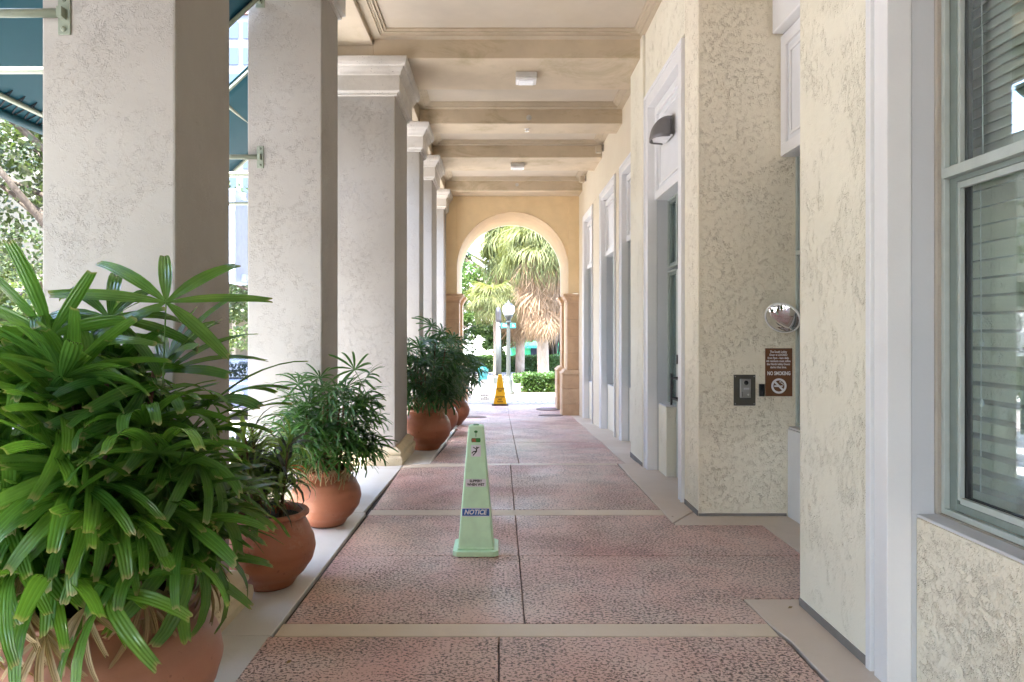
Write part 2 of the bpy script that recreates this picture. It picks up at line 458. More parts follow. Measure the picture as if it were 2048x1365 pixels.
# walkway: dark joint bed, pink slabs, bands and borders laid as separate pieces
walk = strip('walkway_floor', -2.41, 2.59, M['subbase'], -.03, (-16, 8.4, 17.5, 19.7), .4)
def slab(name, poly, mat, dz=0.0):
    mb = MB().prism(poly, gf(-.045), gf(dz))
    return mb.build(name, mat, walk, bevel=.004, segs=1)
J = .006
def slabs(y0, y1, xl, xr, xj, wob=0):
    slab('paving_slab', [(xl,y0),(xj-J/2,y0),(xj-J/2,y1),(xl+wob,y1)], M['paver'])
    slab('paving_slab', [(xj+J/2,y0),(xr,y0),(xr+wob,y1),(xj+J/2,y1)], M['paver'])
slabs(-16, 1.25, -1.19, 1.50, 0)
slabs(1.41, 3.66, -1.19, 1.50, 0, -.02)
slab('paving_slab', [(-1.165,3.83),(.142-J/2,3.83),(.142-J/2,4.975),(-1.155,4.975)], M['paver'])
slab('paving_slab', [(-1.155,4.979),(.142-J/2,4.979),(.142-J/2,6.07),(-1.135,6.07)], M['paver'])
slab('paving_slab', [(.142+J/2,3.83),(1.47,3.83),(1.45,4.18),(2.165,4.18),(2.165,4.975),(.142+J/2,4.975)], M['paver'])
slab('paving_slab', [(.142+J/2,4.979),(2.165,4.979),(2.165,5.76),(1.445,5.76),(1.445,6.07),(.142+J/2,6.07)], M['paver'])
slab('paving_slab', [(-1.13,6.26),(.137-J/2,6.26),(.137-J/2,8.36),(-1.14,8.15),(-1.13,7)], M['paver'])
slab('paving_slab', [(.137+J/2,6.26),(1.44,6.26),(1.415,8.36),(.137+J/2,8.36)], M['paver'])
slabs(8.47, 10.84, -.83, 1.52, .24, .06)
slabs(10.86, 13.2, -.81, 1.60, .24, .04)
slabs(13.22, 15.4, -.82, 1.66, .24, .04)
slabs(15.41, 17.5, -.86, 1.72, .24)
slabs(17.51, 19.69, -.98, 1.64, .24)
# bands across
for y0, y1, xl, xr in ((1.256,1.404,-1.19,1.5),(3.666,3.824,-1.18,1.47),(6.076,6.254,-1.14,1.445)):
    slab('concrete_band', [(xl,y0),(xr,y0),(xr,y1),(xl,y1)], M['band'])
slab('concrete_band', [(-1.14,8.166),(.13,8.366),(1.41,8.366),(1.43,8.464),(-.83,8.464),(-.83,8.40),(-1.14,8.36)], M['band'])
# borders
for y0, y1 in ((-16,1.33),(1.336,3.67),(3.676,6.16),(6.166,8.15)):
    slab('border_slab', [(-2.41,y0),(-1.197,y0),(-1.197 if y1 < 3.7 else (-1.172 if y1 < 6.2 else -1.145),y1),(-2.41,y1)], M['border_white'])
slab('border_slab', [(-2.41,8.156),(-1.15,8.156),(-1.15,8.37),(-.84,8.41),(-.84,10.85),(-2.41,10.85)], M['border_white'])
for y0, y1, x in ((10.856,13.2,-.82),(13.206,15.4,-.83),(15.41,17.5,-.87)):
    slab('border_slab', [(-2.41,y0),(x,y0),(x,y1),(-2.41,y1)], M['border_white'])
slab('border_slab', [(-2.41,17.51),(-.99,17.51),(-.99,19.69),(-2.41,19.69)], M['border_white'])
slab('border_slab', [(1.507,-16),(2.0,-16),(2.0,4.174),(1.457,4.174),(1.477,3.8),(1.507,3.6)], M['border_tan'])
slab('border_slab', [(1.452,5.766),(2.171,5.766),(2.171,4.186),(2.58,4.186),(2.58,6.3),(1.80,6.3),(1.452,5.82)], M['border_tan'])
slab('border_slab', [(1.447,5.83),(1.79,6.306),(1.95,6.306),(1.95,8.46),(1.436,8.46)], M['border_tan'])
slab('border_slab', [(1.46,8.47),(2.2,8.47),(2.2,10.85),(1.60,10.85),(1.53,8.5)], M['border_tan'])
slab('border_slab', [(1.606,10.856),(2.2,10.856),(2.2,13.2),(1.65,13.2)], M['border_tan'])
slab('border_slab', [(1.666,13.206),(2.2,13.206),(2.2,17.5),(1.73,17.5)], M['border_tan'])
# manhole covers
for (x, y, r, lab) in ((-.62,16.3,.33,'rusty round manhole cover beside the farthest terracotta pot'),(1.25,16.9,.30,'rusty round manhole cover in front of the right arch pier'),(1.30,18.5,.32,'rusty round manhole cover under the arch beside its right pier')):
    t = thing('manhole_cover', lab, 'manhole cover', (x,y,g(y)), 0, 'manhole covers near the arch')
    mbc = MB(); pr = [(0,.012),(r*.8,.012),(r*.8,.008),(r*.9,.008),(r*.9,.013),(r,.012),(r,.0)]
    mbc.lathe(pr, (0,0,0), 28); mbc.v = [(a+x,b+y,c+g(b+y)) for a, b, c in mbc.v]
    mbc.build('cover_plate', M['iron'], t)

# ------------------------------------------------------------------ columns
colg = 'stucco columns along the open side of the arcade'
def column(xl, xr, y0, y1, zb, cap0, cap1, label, plinth=.2, big=False):
    t = thing('column', label, 'column', ((xl+xr)/2,(y0+y1)/2,zb), 0, colg)
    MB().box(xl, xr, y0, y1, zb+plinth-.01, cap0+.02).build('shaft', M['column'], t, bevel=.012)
    z = zb
    MB().sweep(xl, xr, y0, y1, [(.085,z-.06),(.10,z+.015),(.105,z+.05),(.10,z+.085),(.075,z+.10),(.075,z+.112),(.085,z+.125),(.083,z+.15),(.06,z+.17),(.02,z+plinth)]).build('plinth', M['plinth'], t, bevel=.008)
    h = cap1-cap0
    k = h/.44
    pr = [(.004,cap0),(.03,cap0+.005),(.03,cap0+.03*k),(.055,cap0+.045*k),(.062,cap0+.05*k)]
    pr += [(.062,cap0+.235*k),(.075,cap0+.24*k),(.085,cap0+.27*k),(.11,cap0+.305*k),(.118,cap0+.33*k),(.14,cap0+.335*k),(.155,cap0+.365*k),(.16,cap0+.40*k),(.16,cap1-.005)]
    MB().sweep(xl, xr, y0, y1, pr).build('capital', M['capital'], t, bevel=.006)
    return t
column(-2.215, -1.568, -.05, .6, 0, 4.62, 5.06, 'unseen stucco column added behind the viewpoint to close off light')
for k in range(5): column(-2.215, -1.568, -2.95-2.9*k, -2.3-2.9*k, 0, 4.62, 5.06, 'unseen stucco column added behind the viewpoint to close off light')  # rear columns, out of view, added to hold back light from behind
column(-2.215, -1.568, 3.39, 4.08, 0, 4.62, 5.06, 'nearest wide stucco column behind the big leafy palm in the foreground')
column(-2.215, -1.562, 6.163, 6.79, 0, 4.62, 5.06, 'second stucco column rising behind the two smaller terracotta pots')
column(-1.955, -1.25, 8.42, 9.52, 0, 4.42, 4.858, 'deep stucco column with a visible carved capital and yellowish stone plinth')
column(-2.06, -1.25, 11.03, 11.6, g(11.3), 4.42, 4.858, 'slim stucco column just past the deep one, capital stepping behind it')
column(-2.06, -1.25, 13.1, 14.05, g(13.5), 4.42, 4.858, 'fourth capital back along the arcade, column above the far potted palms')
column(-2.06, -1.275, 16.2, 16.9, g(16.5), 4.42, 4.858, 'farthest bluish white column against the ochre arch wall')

# ------------------------------------------------------------------ ceiling
ceil = MB().box(-2.35, 9, -16, 19.4, 5.36, 5.7).build('ceiling', M['soffit']); ceil['kind'] = 'structure'
def beam(y0, y1, x0, x1, name='beam', z0=4.86):
    return MB().box(x0, x1, y0, y1, z0, 5.36).build(name, M['beam'], ceil, bevel=.008)
XW = {1: 1.72}
beam(2.35, 3.35, -1.508, 1.9)
MB().box(-1.508, 1.755, 8.38, 9.47, 4.86, 5.36).build('beam', [M['beam']], ceil, bevel=.008)
beam(11.02, 11.58, -1.25, 2.3); beam(13.18, 14.26, -1.25, 2.3); beam(16.3, 16.98, -1.25, 2.3)
beam(-.6, .2, -1.508, 1.9)
MB().box(-2.34, -1.508, -16, 8.40, 5.02, 5.36).build('edge_beam', M['soffit'], ceil, bevel=.008)
MB().box(-2.34, -1.25, 8.405, 17.0, 4.862, 5.36).build('edge_beam', M['soffit'], ceil, bevel=.008)
def coffer(x0, x1, y0, y1):
    zt = 5.15
    MB().box(x0+.001, x1-.001, y0+.001, y1-.001, zt, 5.365).build('coffer_panel', M['panel_ceiling'], ceil)
    mb = MB()
    prof = [(0,5.085),(.105,5.085),(.105,5.103),(.13,5.103),(.13,5.11),(.155,5.11),(.155,5.128),(.185,5.128),(.185,5.16)]
    vs = []; fs = []
    for o, z in prof: vs += [(x0+o,y0+o,z),(x1-o,y0+o,z),(x1-o,y1-o,z),(x0+o,y1-o,z)]
    for i in range(len(prof)-1):
        for k in range(4):
            a = i*4+k; b = i*4+(k+1) % 4; fs.append((a, a+4, b+4, b))
    mb.add(vs, fs); mb.build('coffer_moulding', M['soffit'], ceil)
coffer(-1.507, 1.77, .2, 2.35); coffer(-1.507, 1.77, 3.35, 8.38)
coffer(-1.249, 1.95, 9.47, 11.02); coffer(-1.249, 1.95, 11.58, 13.18); coffer(-1.249, 1.95, 14.26, 16.3)
coffer(-1.507, 1.77, -16, -.6)
# plain ceiling over the alcove strip is the coffer slab itself
MB().box(1.771, 2.7, 3.9, 6.2, 5.12, 5.36).build('coffer_panel', M['soffit'], ceil)
fas = MB().box(-2.43, -2.352, -16, 19.0, 4.7, 7.5).build('facade_band', M['column']); tag(fas, 'stucco facade band running above the arcade columns on the street side', 'wall')

# ------------------------------------------------------------------ building wall on the right
wall = thing('building_wall', 'pale yellow stucco building wall with white trimmed window and door bays', 'wall', (1.9, 6, 0))
wall['kind'] = 'thing'
def wbox(name, x0, x1, y0, y1, z0, z1, mat=None, bev=.01):
    return MB().box(x0, x1, y0, y1, z0, z1).build(name, mat or M['wall'], wall, bevel=bev)
wbox('pier', 1.755, 2.62, 3.335, 4.09, -.1, 5.3)
wbox('wall_panel', 1.76, 2.62, .3, 3.33, 4.37, 5.3)
wbox('pier', 1.76, 2.62, -16, .3, -.1, 5.3)
wbox('pier', 1.72, 2.9, 6.05, 6.49, -.1, 5.3, M['wall_face'])
wbox('wall_panel', 1.72, 2.62, 6.495, 8.24, 4.36, 5.3)
wbox('pier', 1.69, 2.62, 8.25, 9.0, -.15, 5.3)
wbox('wall_panel', 2.565, 2.9, 4.145, 6.045, 4.46, 5.3, M['wall_face'])
XF = 1.94
wbox('wall_panel', XF, 2.62, 9.005, 17.1, 4.24, 5.3, M['far_wall'])
wbox('pier', XF, 2.62, 9.005, 9.3, -.3, 4.24, M['far_wall'])
wbox('pier', XF, 2.62, 11.22, 11.62, -.4, 4.24, M['far_wall'])
wbox('pier', XF, 2.62, 13.42, 14.42, -.5, 4.24, M['far_wall'])
wbox('pier', XF, 2.62, 16.12, 17.1, -.6, 4.24, M['far_wall'])
for (xa, ya, yb) in ((1.755,3.335,4.09),(1.72,6.05,6.49),(1.69,8.25,9.0)):
    MB().box(xa-.005, xa+.02, ya+.004, yb-.004, -.02, .045).build('base_strip', M['base_grey'], wall, bevel=.003)
MB().box(1.724, 2.485, 6.043, 6.06, -.02, .022).build('base_strip', M['base_grey'], wall, bevel=.003)
# closed rooms behind the glass
MB().box(6.0, 6.1, -6, 17.2, -1, 5.35).build('room_wall', M['room'], wall)
MB().box(2.63, 6.0, -6, 17.2, -.6, -.04).build('room_floor', M['room_dark'], wall)
MB().box(-2.4, 2.6, -16.3, -16.05, -.2, 5.3).build('end_wall', M['far_wall'], wall)  # unseen wall added behind the camera to close off light
MB().box(2.62, 9, 17.11, 17.3, -1, 7).build('end_wall', M['far_wall'], wall)
MB().box(2.63, 6.0, 4.0, 4.1, -.04, 5.35).build('room_wall', M['room'], wall)
MB().box(2.63, 6.0, 9.1, 9.2, -.04, 5.35).build('room_wall', M['room'], wall)

def bay(xp, yn, yf, top, kind, cw=.165, knee=.76, zpanel=3.10):
    """white casing, reveals, header panel, knee wall, window or door between yn (near) and yf (far)"""
    zb = min(g(yn), g(yf))-.05
    zg = g((yn+yf)/2)
    # casing: flat white board with back band in a narrow recess
    mb = MB()
    mb.box(xp-.012, xp+.10, yf-.025-cw, yf-.025, zb, top-.03); mb.box(xp-.012, xp+.10, yn+.025, yn+.025+cw, zb, top-.03)
    mb.box(xp-.012, xp+.10, yn+.025+cw, yf-.025-cw, top-.03-cw, top-.03)
    mb.build('casing', M['white'], wall, bevel=.006)
    mb = MB()
    mb.box(xp-.024, xp-.0125, yf-.065, yf-.025, zb, top-.03); mb.box(xp-.024, xp-.0125, yn+.025, yn+.065, zb, top-.03)
    mb.box(xp-.024, xp-.0125, yn+.065, yf-.065, top-.07, top-.03)
    mb.build('back_band', M['white'], wall, bevel=.004)
    mb = MB()
    mb.box(xp+.02, xp+.11, yf-.0245, yf-.0005, zb, top-.001); mb.box(xp+.02, xp+.11, yn+.0005, yn+.0245, zb, top-.001)
    mb.box(xp+.02, xp+.11, yn+.025, yf-.025, top-.0295, top-.001)
    mb.build('recess_strip', M['caulk'], wall)
    ya, yb = yn+.025+cw, yf-.025-cw          # clear opening
    xw = xp+.215                              # window plane
    # reveals
    mb = MB(); mb.box(xp+.101, xw+.15, yb+.001, yf-.03, zb, top-.2); mb.box(xp+.101, xw+.15, yn+.03, ya-.001, zb, top-.2)
    mb.box(xp+.101, xw+.15, ya, yb, top-.2, top-.035)
    mb.build('reveal', M['reveal'], wall)
    # header panel with raised frame
    xh = xp+.10
    mb = MB().box(xh, xw+.12, ya+.001, yb-.001, zpanel, top-.201); mb.build('header_panel', M['white_panel'], wall, bevel=.004)
    mb = MB(); fw = .09
    zt = top-.205
    for a, b, c, d in ((ya+.002,yb-.002,zpanel,zpanel+fw),(ya+.002,yb-.002,zt-fw,zt)): mb.box(xh-.03, xh-.0005, a, b, c, d)
    for a, b in ((ya+.002,ya+fw),(yb-fw,yb-.002)): mb.box(xh-.03, xh-.0005, a, b, zpanel+fw+.0005, zt-fw-.0005)
    i = fw+.05
    for a, b, c, d in ((ya+i,yb-i,zpanel+i,zpanel+i+.025),(ya+i,yb-i,zt-i-.025,zt-i)): mb.box(xh-.014, xh-.0004, a, b, c, d)
    for a, b in ((ya+i,ya+i+.025),(yb-i-.025,yb-i)): mb.box(xh-.014, xh-.0004, a, b, zpanel+i+.0255, zt-i-.0255)
    mb.build('header_frame', M['white'], wall, bevel=.003)
    xk = xp+.115
    def kneew(a, b):
        MB().box(xk, xw+.12, a, b, zb, zg+knee).build('knee_wall', M['wall'], wall, bevel=.008)
        MB().box(xk+.001, xw+.10, a+.002, b-.002, zg+knee+.0005, zg+knee+.014).build('sill', M['sill'], wall, bevel=.004)
    z0 = zg+knee+.016
    def frame(a, b, c, d, name='window', wd=.05, rails=(), mulls=()):
        mb = MB()
        x0 = xw
        mb.box(x0, x0+.02, b-wd*.3, b, c, d); mb.box(x0, x0+.02, a, a+wd*.3, c, d)
        mb.box(x0, x0+.02, a+wd*.3, b-wd*.3, c, c+wd*.3); mb.box(x0, x0+.02, a+wd*.3, b-wd*.3, d-wd*.3, d)
        for r in rails: mb.box(x0-.004, x0+.03, a+wd*.3, b-wd*.3, r-.02, r+.02)
        for m in mulls: mb.box(x0-.004, x0+.03, m-.018, m+.018, c+wd*.3, d-wd*.3)
        parent = mb.build(name, M['sage_light'], wall, bevel=.002)
        mb = MB()
        x0 += .021
        mb.box(x0, x0+.03, b-wd, b-.001, c, d); mb.box(x0, x0+.03, a+.001, a+wd, c, d)
        mb.box(x0, x0+.03, a+wd, b-wd, c, c+wd); mb.box(x0, x0+.03, a+wd, b-wd, d-wd, d)
        for r in rails: mb.box(x0+.01, x0+.03, a+wd, b-wd, r-.05, r+.05)
        for m in mulls: mb.box(x0+.01, x0+.03, m-.04, m+.04, c+wd, d-wd)
        mb.build('sash', M['sage'], parent, bevel=.002)
        mb = MB().box(x0+.034, x0+.040, a+wd*.7, b-wd*.7, c+wd*.7, d-wd*.7); mb.build('pane', M['glass'], parent)
        return parent
    if kind == 'window':
        kneew(ya+.001, yb-.001)
        win = frame(ya+.002, yb-.002, z0, zpanel-.002, rails=(zg+2.27,))
        MB().box(xw+.30, xw+.31, ya, yb, z0, zpanel).build('shade', M['room'], win)
    if kind == 'door':
        ym = yb-.37                            # end of the far knee wall
        kneew(ym, yb-.001); 
        kneew(ya+.001, ya+.25)
        frame(ym-.04, yb-.002, z0, zg+2.28)
        win = frame(ya+.002, yb-.002, zg+2.32, zpanel-.002, 'transom', mulls=(ym-.06,))
        y1, y0 = ym-.07, ya+.26
        mb = MB(); x0 = xw-.005
        mb.box(x0, x0+.045, y1-.09, y1, zg+.012, zg+2.27); mb.box(x0, x0+.045, y0, y0+.11, zg+.012, zg+2.27)
        mb.box(x0, x0+.045, y0+.11, y1-.09, zg+.012, zg+.27); mb.box(x0, x0+.045, y0+.11, y1-.09, zg+2.15, zg+2.27)
        dl = mb.build('door', M['sage_light'], wall, bevel=.003)
        MB().box(x0+.02, x0+.026, y0+.10, y1-.10, zg+.25, zg+2.16).build('pane', M['glass'], dl)
        mb = MB()
        for z in (.86, 1.08): mb.box(x0-.07, x0, y1-.075, y1-.045, zg+z, zg+z+.022)
        mb.tube([(x0-.07,y1-.06,zg+.80),(x0-.07,y1-.06,zg+1.14)], .012); mb.tube([(x0-.06,y1-.06,zg+.871),(x0-.06,y0+.2,zg+.871)], .011); mb.tube([(x0-.06,y1-.06,zg+1.091),(x0-.06,y0+.2,zg+1.091)], .011)
        mb.build('handle', M['black'], dl)
        MB().box(x0-.012, x0, y1-.08, y1-.035, zg+1.24, zg+1.34).build('lock', M['black'], dl)
        MB().box(xw+.14, xw+.15, y0-.2, yb, zg, zpanel).build('shade', M['room'], win)
    return ya, yb, xw, z0
bay(1.72, 6.495, 8.245, 4.36, 'door')
bay(XF, 9.305, 11.215, 4.24, 'window', .14, .80, 3.0)
bay(XF, 11.625, 13.415, 4.24, 'window', .14, .80, 3.0)
bay(XF, 14.425, 16.115, 4.24, 'window', .14, .80, 3.0)
# --- alcove window (its far jamb shows beside the sign)
MB().box(2.49, 2.62, 4.15, 6.045, -.05, .757).build('knee_wall', M['white_panel'], wall, bevel=.008)
MB().box(2.50, 2.60, 4.151, 6.044, .758, .775).build('sill', M['sill'], wall, bevel=.004)
MB().box(2.34, 2.62, 4.15, 6.0, 4.14, 4.455).build('header_crown', M['white'], wall, bevel=.012)
MB().box(2.45, 2.62, 4.15, 6.044, 3.10, 4.135).build('header_panel', M['white_panel'], wall, bevel=.006)
mb = MB(); mb.box(2.425, 2.449, 4.15, 6.03, 3.10, 3.2); mb.box(2.425, 2.449, 4.15, 6.03, 4.03, 4.13); mb.box(2.425, 2.449, 5.93, 6.03, 3.201, 4.029)
mb.box(2.437, 2.449, 4.15, 5.88, 3.25, 3.275); mb.box(2.437, 2.449, 5.855, 5.88, 3.276, 3.95); mb.box(2.437, 2.449, 4.15, 5.88, 3.951, 3.975)
mb.build('header_frame', M['white'], wall, bevel=.003)
mb = MB(); mb.box(2.56, 2.58, 6.02, 6.044, .776, 3.098); mb.box(2.56, 2.58, 4.15, 6.02, .776, .80); mb.box(2.56, 2.585, 4.15, 6.02, 2.25, 2.29); win = mb.build('window', M['sage_light'], wall)
mb = MB(); mb.box(2.581, 2.61, 5.96, 6.043, .80, 3.098); mb.box(2.581, 2.61, 4.15, 5.96, .80, .86); mb.build('sash', M['sage'], win)
MB().box(2.612, 2.618, 4.15, 5.97, .83, 3.098).build('pane', M['glass'], win)

# --- near window with blinds
XN = 1.755
mb = MB(); yn_, yf_ = .3, 3.33
mb.box(XN+.004, XN+.10, 3.15, 3.185, -.05, 4.3); mb.box(XN+.02, XN+.10, 3.19, 3.325, -.05, 4.3)
mb.box(XN-.012, XN+.10, 3.145, 3.255, -.05, 4.3)
mb.box(XN-.012, XN+.10, .35, .53, -.05, 4.3); mb.box(XN-.012, XN+.10, .53, 3.144, 4.13, 4.3)
mb.v = mb.v
mb.build('casing', M['white'], wall, bevel=.005)
MB().box(XN-.012, XN+.05, 3.288, 3.332, -.05, 4.33).build('back_band', M['white'], wall, bevel=.004)
MB().box(XN+.101, 2.10, 3.151, 3.33, -.05, 4.3).build('reveal', M['reveal'], wall)
MB().box(XN+.101, 2.10, .31, .529, -.05, 4.3).build('reveal', M['reveal'], wall)
MB().box(XN+.101, 2.10, .53, 3.15, 4.1, 4.3).build('reveal', M['reveal'], wall)
MB().box(1.875, 2.25, .53, 3.149, -.05, .762).build('knee_wall', M['wall_face'], wall, bevel=.008)
MB().box(1.877, 1.985, .53, 3.148, .763, .777).build('sill', M['sill'], wall, bevel=.005)
MB().box(1.955, 1.985, 3.128, 3.149, .778, 4.1).build('caulk_line', M['caulk'], wall, bevel=.006)
MB().box(1.966, 1.988, .53, 3.127, .7775, .786).build('caulk_line', M['caulk'], wall, bevel=.003)
ZR = 2.272
x0 = 1.975
mb = MB()
mb.box(x0, x0+.025, 3.105, 3.127, .787, 4.1); mb.box(x0, x0+.025, .53, 3.105, .787, .812)
mb.box(x0-.012, x0+.055, .53, 3.105, ZR, ZR+.045)
mb.box(x0+.03, x0+.052, 3.045, 3.062, .86, ZR-.012); mb.box(x0+.03, x0+.052, .53, 3.045, ZR-.052, ZR-.024); mb.box(x0+.03, x0+.052, .53, 3.045, .845, .873)
mb.box(x0+.03, x0+.052, 3.045, 3.062, ZR+.046, 4.1)
win = mb.build('window', M['sage_light'], wall, bevel=.002)
mb = MB()
mb.box(x0+.026, x0+.06, 3.062, 3.126, .787, 4.1); mb.box(x0+.026, x0+.06, .53, 3.062, .813, .846); mb.box(x0+.02, x0+.05, .53, 3.062, ZR-.024, ZR-.001)
mb.build('sash', M['sage'], win, bevel=.002)
mb = MB(); mb.box(x0+.053, x0+.075, 3.03, 3.046, .86, 4.1); mb.box(x0+.053, x0+.075, .53, 3.03, .86, .876)
mb.build('gasket', M['gasket'], win)
MB().box(x0+.060, x0+.066, .53, 3.045, .85, ZR-.03).build('pane', M['glass'], win)
MB().box(x0+.050, x0+.056, .53, 3.055, ZR+.03, 4.1).build('pane', M['glass'], win)
mb = MB(); mb.box(x0+.085, x0+.12, 3.095, 3.115, .80, 4.1); mb.build('inner_frame', M['sage'], win)
# blinds: closed slats above, open slats below
def slat_mesh(name, wd, tilt):
    mb = MB(); n = 5
    vs = []; fs = []
    for y in (0, -2.3):
        for i in range(n):
            u = (i/(n-1)-.5)*wd
            zc = .004*(1-(2*i/(n-1)-1)**2)
            vs.append((u*math.cos(tilt)-zc*math.sin(tilt), y, u*math.sin(tilt)+zc*math.cos(tilt)))
    for i in range(n-1): fs.append((i, i+1, n+i+1, n+i))
    mb.add(vs, fs)
    me = mb.mesh(name, [M['blind']], True)
    return me
sm_closed = slat_mesh('slat_closed', .052, R(68)); sm_open = slat_mesh('slat_open', .05, R(14))
XB = 2.13
def place_slat(me, z, dy=0, tilt=0):
    o = bpy.data.objects.new('blind_slat', me); COL.objects.link(o)
    o.location = (XB, 3.165+dy, z); o.rotation_euler = (tilt, 0, 0)
    o.parent = win; o.matrix_parent_inverse = Matrix()
    so_ = o.modifiers.new('thick', 'SOLIDIFY'); so_.thickness = .0025
z = ZR+.03
while z < 4.05:
    place_slat(sm_closed, z, random.uniform(-.004,.004), random.uniform(-.004,.004)); z += .0445
z = .90
while z < ZR-.03:
    place_slat(sm_open, z, random.uniform(-.004,.004), random.uniform(-.003,.003)); z += .0775
mb = MB()
for y in (3.03, 2.55):
    mb.tube([(XB-.035,y,4.05),(XB-.036,y+.006,3.0),(XB-.035,y,ZR+.05)], .0022, 6); mb.tube([(XB-.035,y+.015,ZR-.02),(XB-.034,y+.012,1.5),(XB-.035,y+.015,.9)], .002, 6)
mb.build('blind_cord', M['cord'], win)
mb = MB()
for z in (1.53, 1.27): mb.lathe([(0,0),(.008,.004),(.009,.02),(.003,.035)], (XB-.04,3.03,z), 10)
mb.build('cord_tassel', M['cord'], win)
MB().box(XB+.45, XB+.47, .4, 4.4, .3, 4.2).build('shade', M['room'], win)

# ------------------------------------------------------------------ arch wall
aw = thing('arch_wall', 'ochre end wall pierced by a tall round arch on stone piers', 'wall', (.33, 17.2, g(17.2)))
aw['kind'] = 'thing'; YA, YB = 17.0, 19.1
cx, r, zc, zi = .33, 1.35, 3.13, 2.5
def arch_face(x0, x1, y, z1, flip):
    pass
mb = MB(); N = 40
pts = [(cx-r, zi)]+[(cx-r*math.cos(math.pi*k/N), zc+r*math.sin(math.pi*k/N)) for k in range(N+1)]+[(cx+r, zi)]
X0, X1, ZT = -1.34, 2.02, 5.3
outer = []
for (x, z) in pts:
    if z <= zc+.001: outer.append((X0 if x < cx else X1, z))
    else:
        a = math.atan2(z-zc, x-cx)
        # project to the outer rectangle
        dx, dz = math.cos(a), math.sin(a)
        t1 = (X1-cx)/dx if dx > 1e-6 else ((X0-cx)/dx if dx < -1e-6 else 1e9); t2 = (ZT-zc)/dz
        tt = min(t1, t2); outer.append((cx+dx*tt, zc+dz*tt))
n = len(pts)
for y, flip in ((YA, False), (YB, True)):
    vs = [(x,y,z) for x, z in pts]+[(x,y,z) for x, z in outer]
    fs = []
    for i in range(n-1):
        f = (i, i+1, n+i+1, n+i)
        fs.append(f if flip else f[::-1])
    MB().add(vs, fs).build('wall_face', M['ochre'], aw)
mb = MB()
vs = []; fs = []
for x, z in pts: vs += [(x,YA-.012,z),(x,YB+.012,z)]
for i in range(n-1): fs.append((2*i, 2*i+1, 2*i+3, 2*i+2))
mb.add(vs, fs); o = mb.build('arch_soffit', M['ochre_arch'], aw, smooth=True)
# corner fillers so the spandrel is closed to the ceiling, slightly proud side pilasters
MB().box(-1.34, -1.021, YA-.03, YA-.001, zi, 4.86).build('pilaster', M['ochre'], aw, bevel=.004)
MB().box(1.681, 2.02, YA-.03, YA-.001, zi, 4.86).build('pilaster', M['ochre'], aw, bevel=.004)
MB().box(-2.4, -1.341, YA+.2, YB, -.8, 7).build('side_wall', M['ochre'], aw)
MB().box(-2.4, 6, YA+.3, YB-.02, 5.31, 7.4).build('side_wall', M['ochre'], aw)
# white band added on the street side to give the arch edge its halo
mb = MB(); vs = []; fs = []
for x, z in pts:
    a = math.atan2(max(0, z-zc), x-cx) if z > zc else (0 if x > cx else math.pi)
    for rr, y in ((r-.001, YB+.014),(r+.22, YB+.014),(r+.22, YB+.05),(r-.001, YB+.05)):
        vs.append((cx+rr*math.cos(a), y, zc+rr*math.sin(a) if z > zc else z))
for i in range(n-1):
    for k in range(4):
        k2 = (k+1) % 4; fs.append((i*4+k, i*4+k2, i*4+4+k2, i*4+4+k))
mb.add(vs, fs); mb.build('arch_halo_band', M['white'], aw)
GA = g(17.4)
def pier(xa, xb, side, ya, yb):
    """stone pier between xa and xb; side = +1 when the opening is on its -x side"""
    MB().box(xa+.02, xb-.02, ya+.02, yb-.02, GA-.3, 2.28).build('pier_core', M['mortar'], aw)
    po = .13
    pl = (xa-po, xb) if side > 0 else (xa, xb+po)
    z = GA-.08
    for h in (.38, .37, .34):
        MB().box(pl[0]+random.uniform(0,.004), pl[1], ya-.1-random.uniform(0,.004), yb+.1, z+.003, z+h-.003).build('stone_block', M['block'], aw, bevel=.006)
        z += h
    MB().sweep(pl[0], pl[1], ya-.1, yb+.1, [(.012,z+.003),(.012,z+.03),(0,z+.035),(-.05,z+.09),(-.085,z+.115)]).build('plinth_cap', M['block'], aw, bevel=.004)
    z += .115
    nb = 4; h = (2.28-z)/nb
    for k in range(nb):
        MB().box(xa+random.uniform(0,.004), xb, ya-random.uniform(0,.005), yb, z+.003, z+h-.003).build('stone_block', M['block'], aw, bevel=.006)
        z += h
    MB().sweep(xa, xb, ya, yb, [(0,2.281),(.01,2.30),(.012,2.335),(.035,2.36),(.06,2.40),(.075,2.43),(.10,2.44),(.10,2.495)]).build('impost', M['block'], aw, bevel=.004)
for (ya, yb) in ((17.03,17.55),(18.55,19.07)):
    pier(1.66, 2.02, 1, ya, yb); pier(-1.34, -.97, -1, ya, yb)
MB().box(1.72, 2.3, 17.56, 18.54, GA-.3, zi).build('side_wall', M['ochre'], aw); MB().box(-1.6, -1.03, 17.56, 18.54, GA-.3, zi).build('side_wall', M['ochre'], aw)

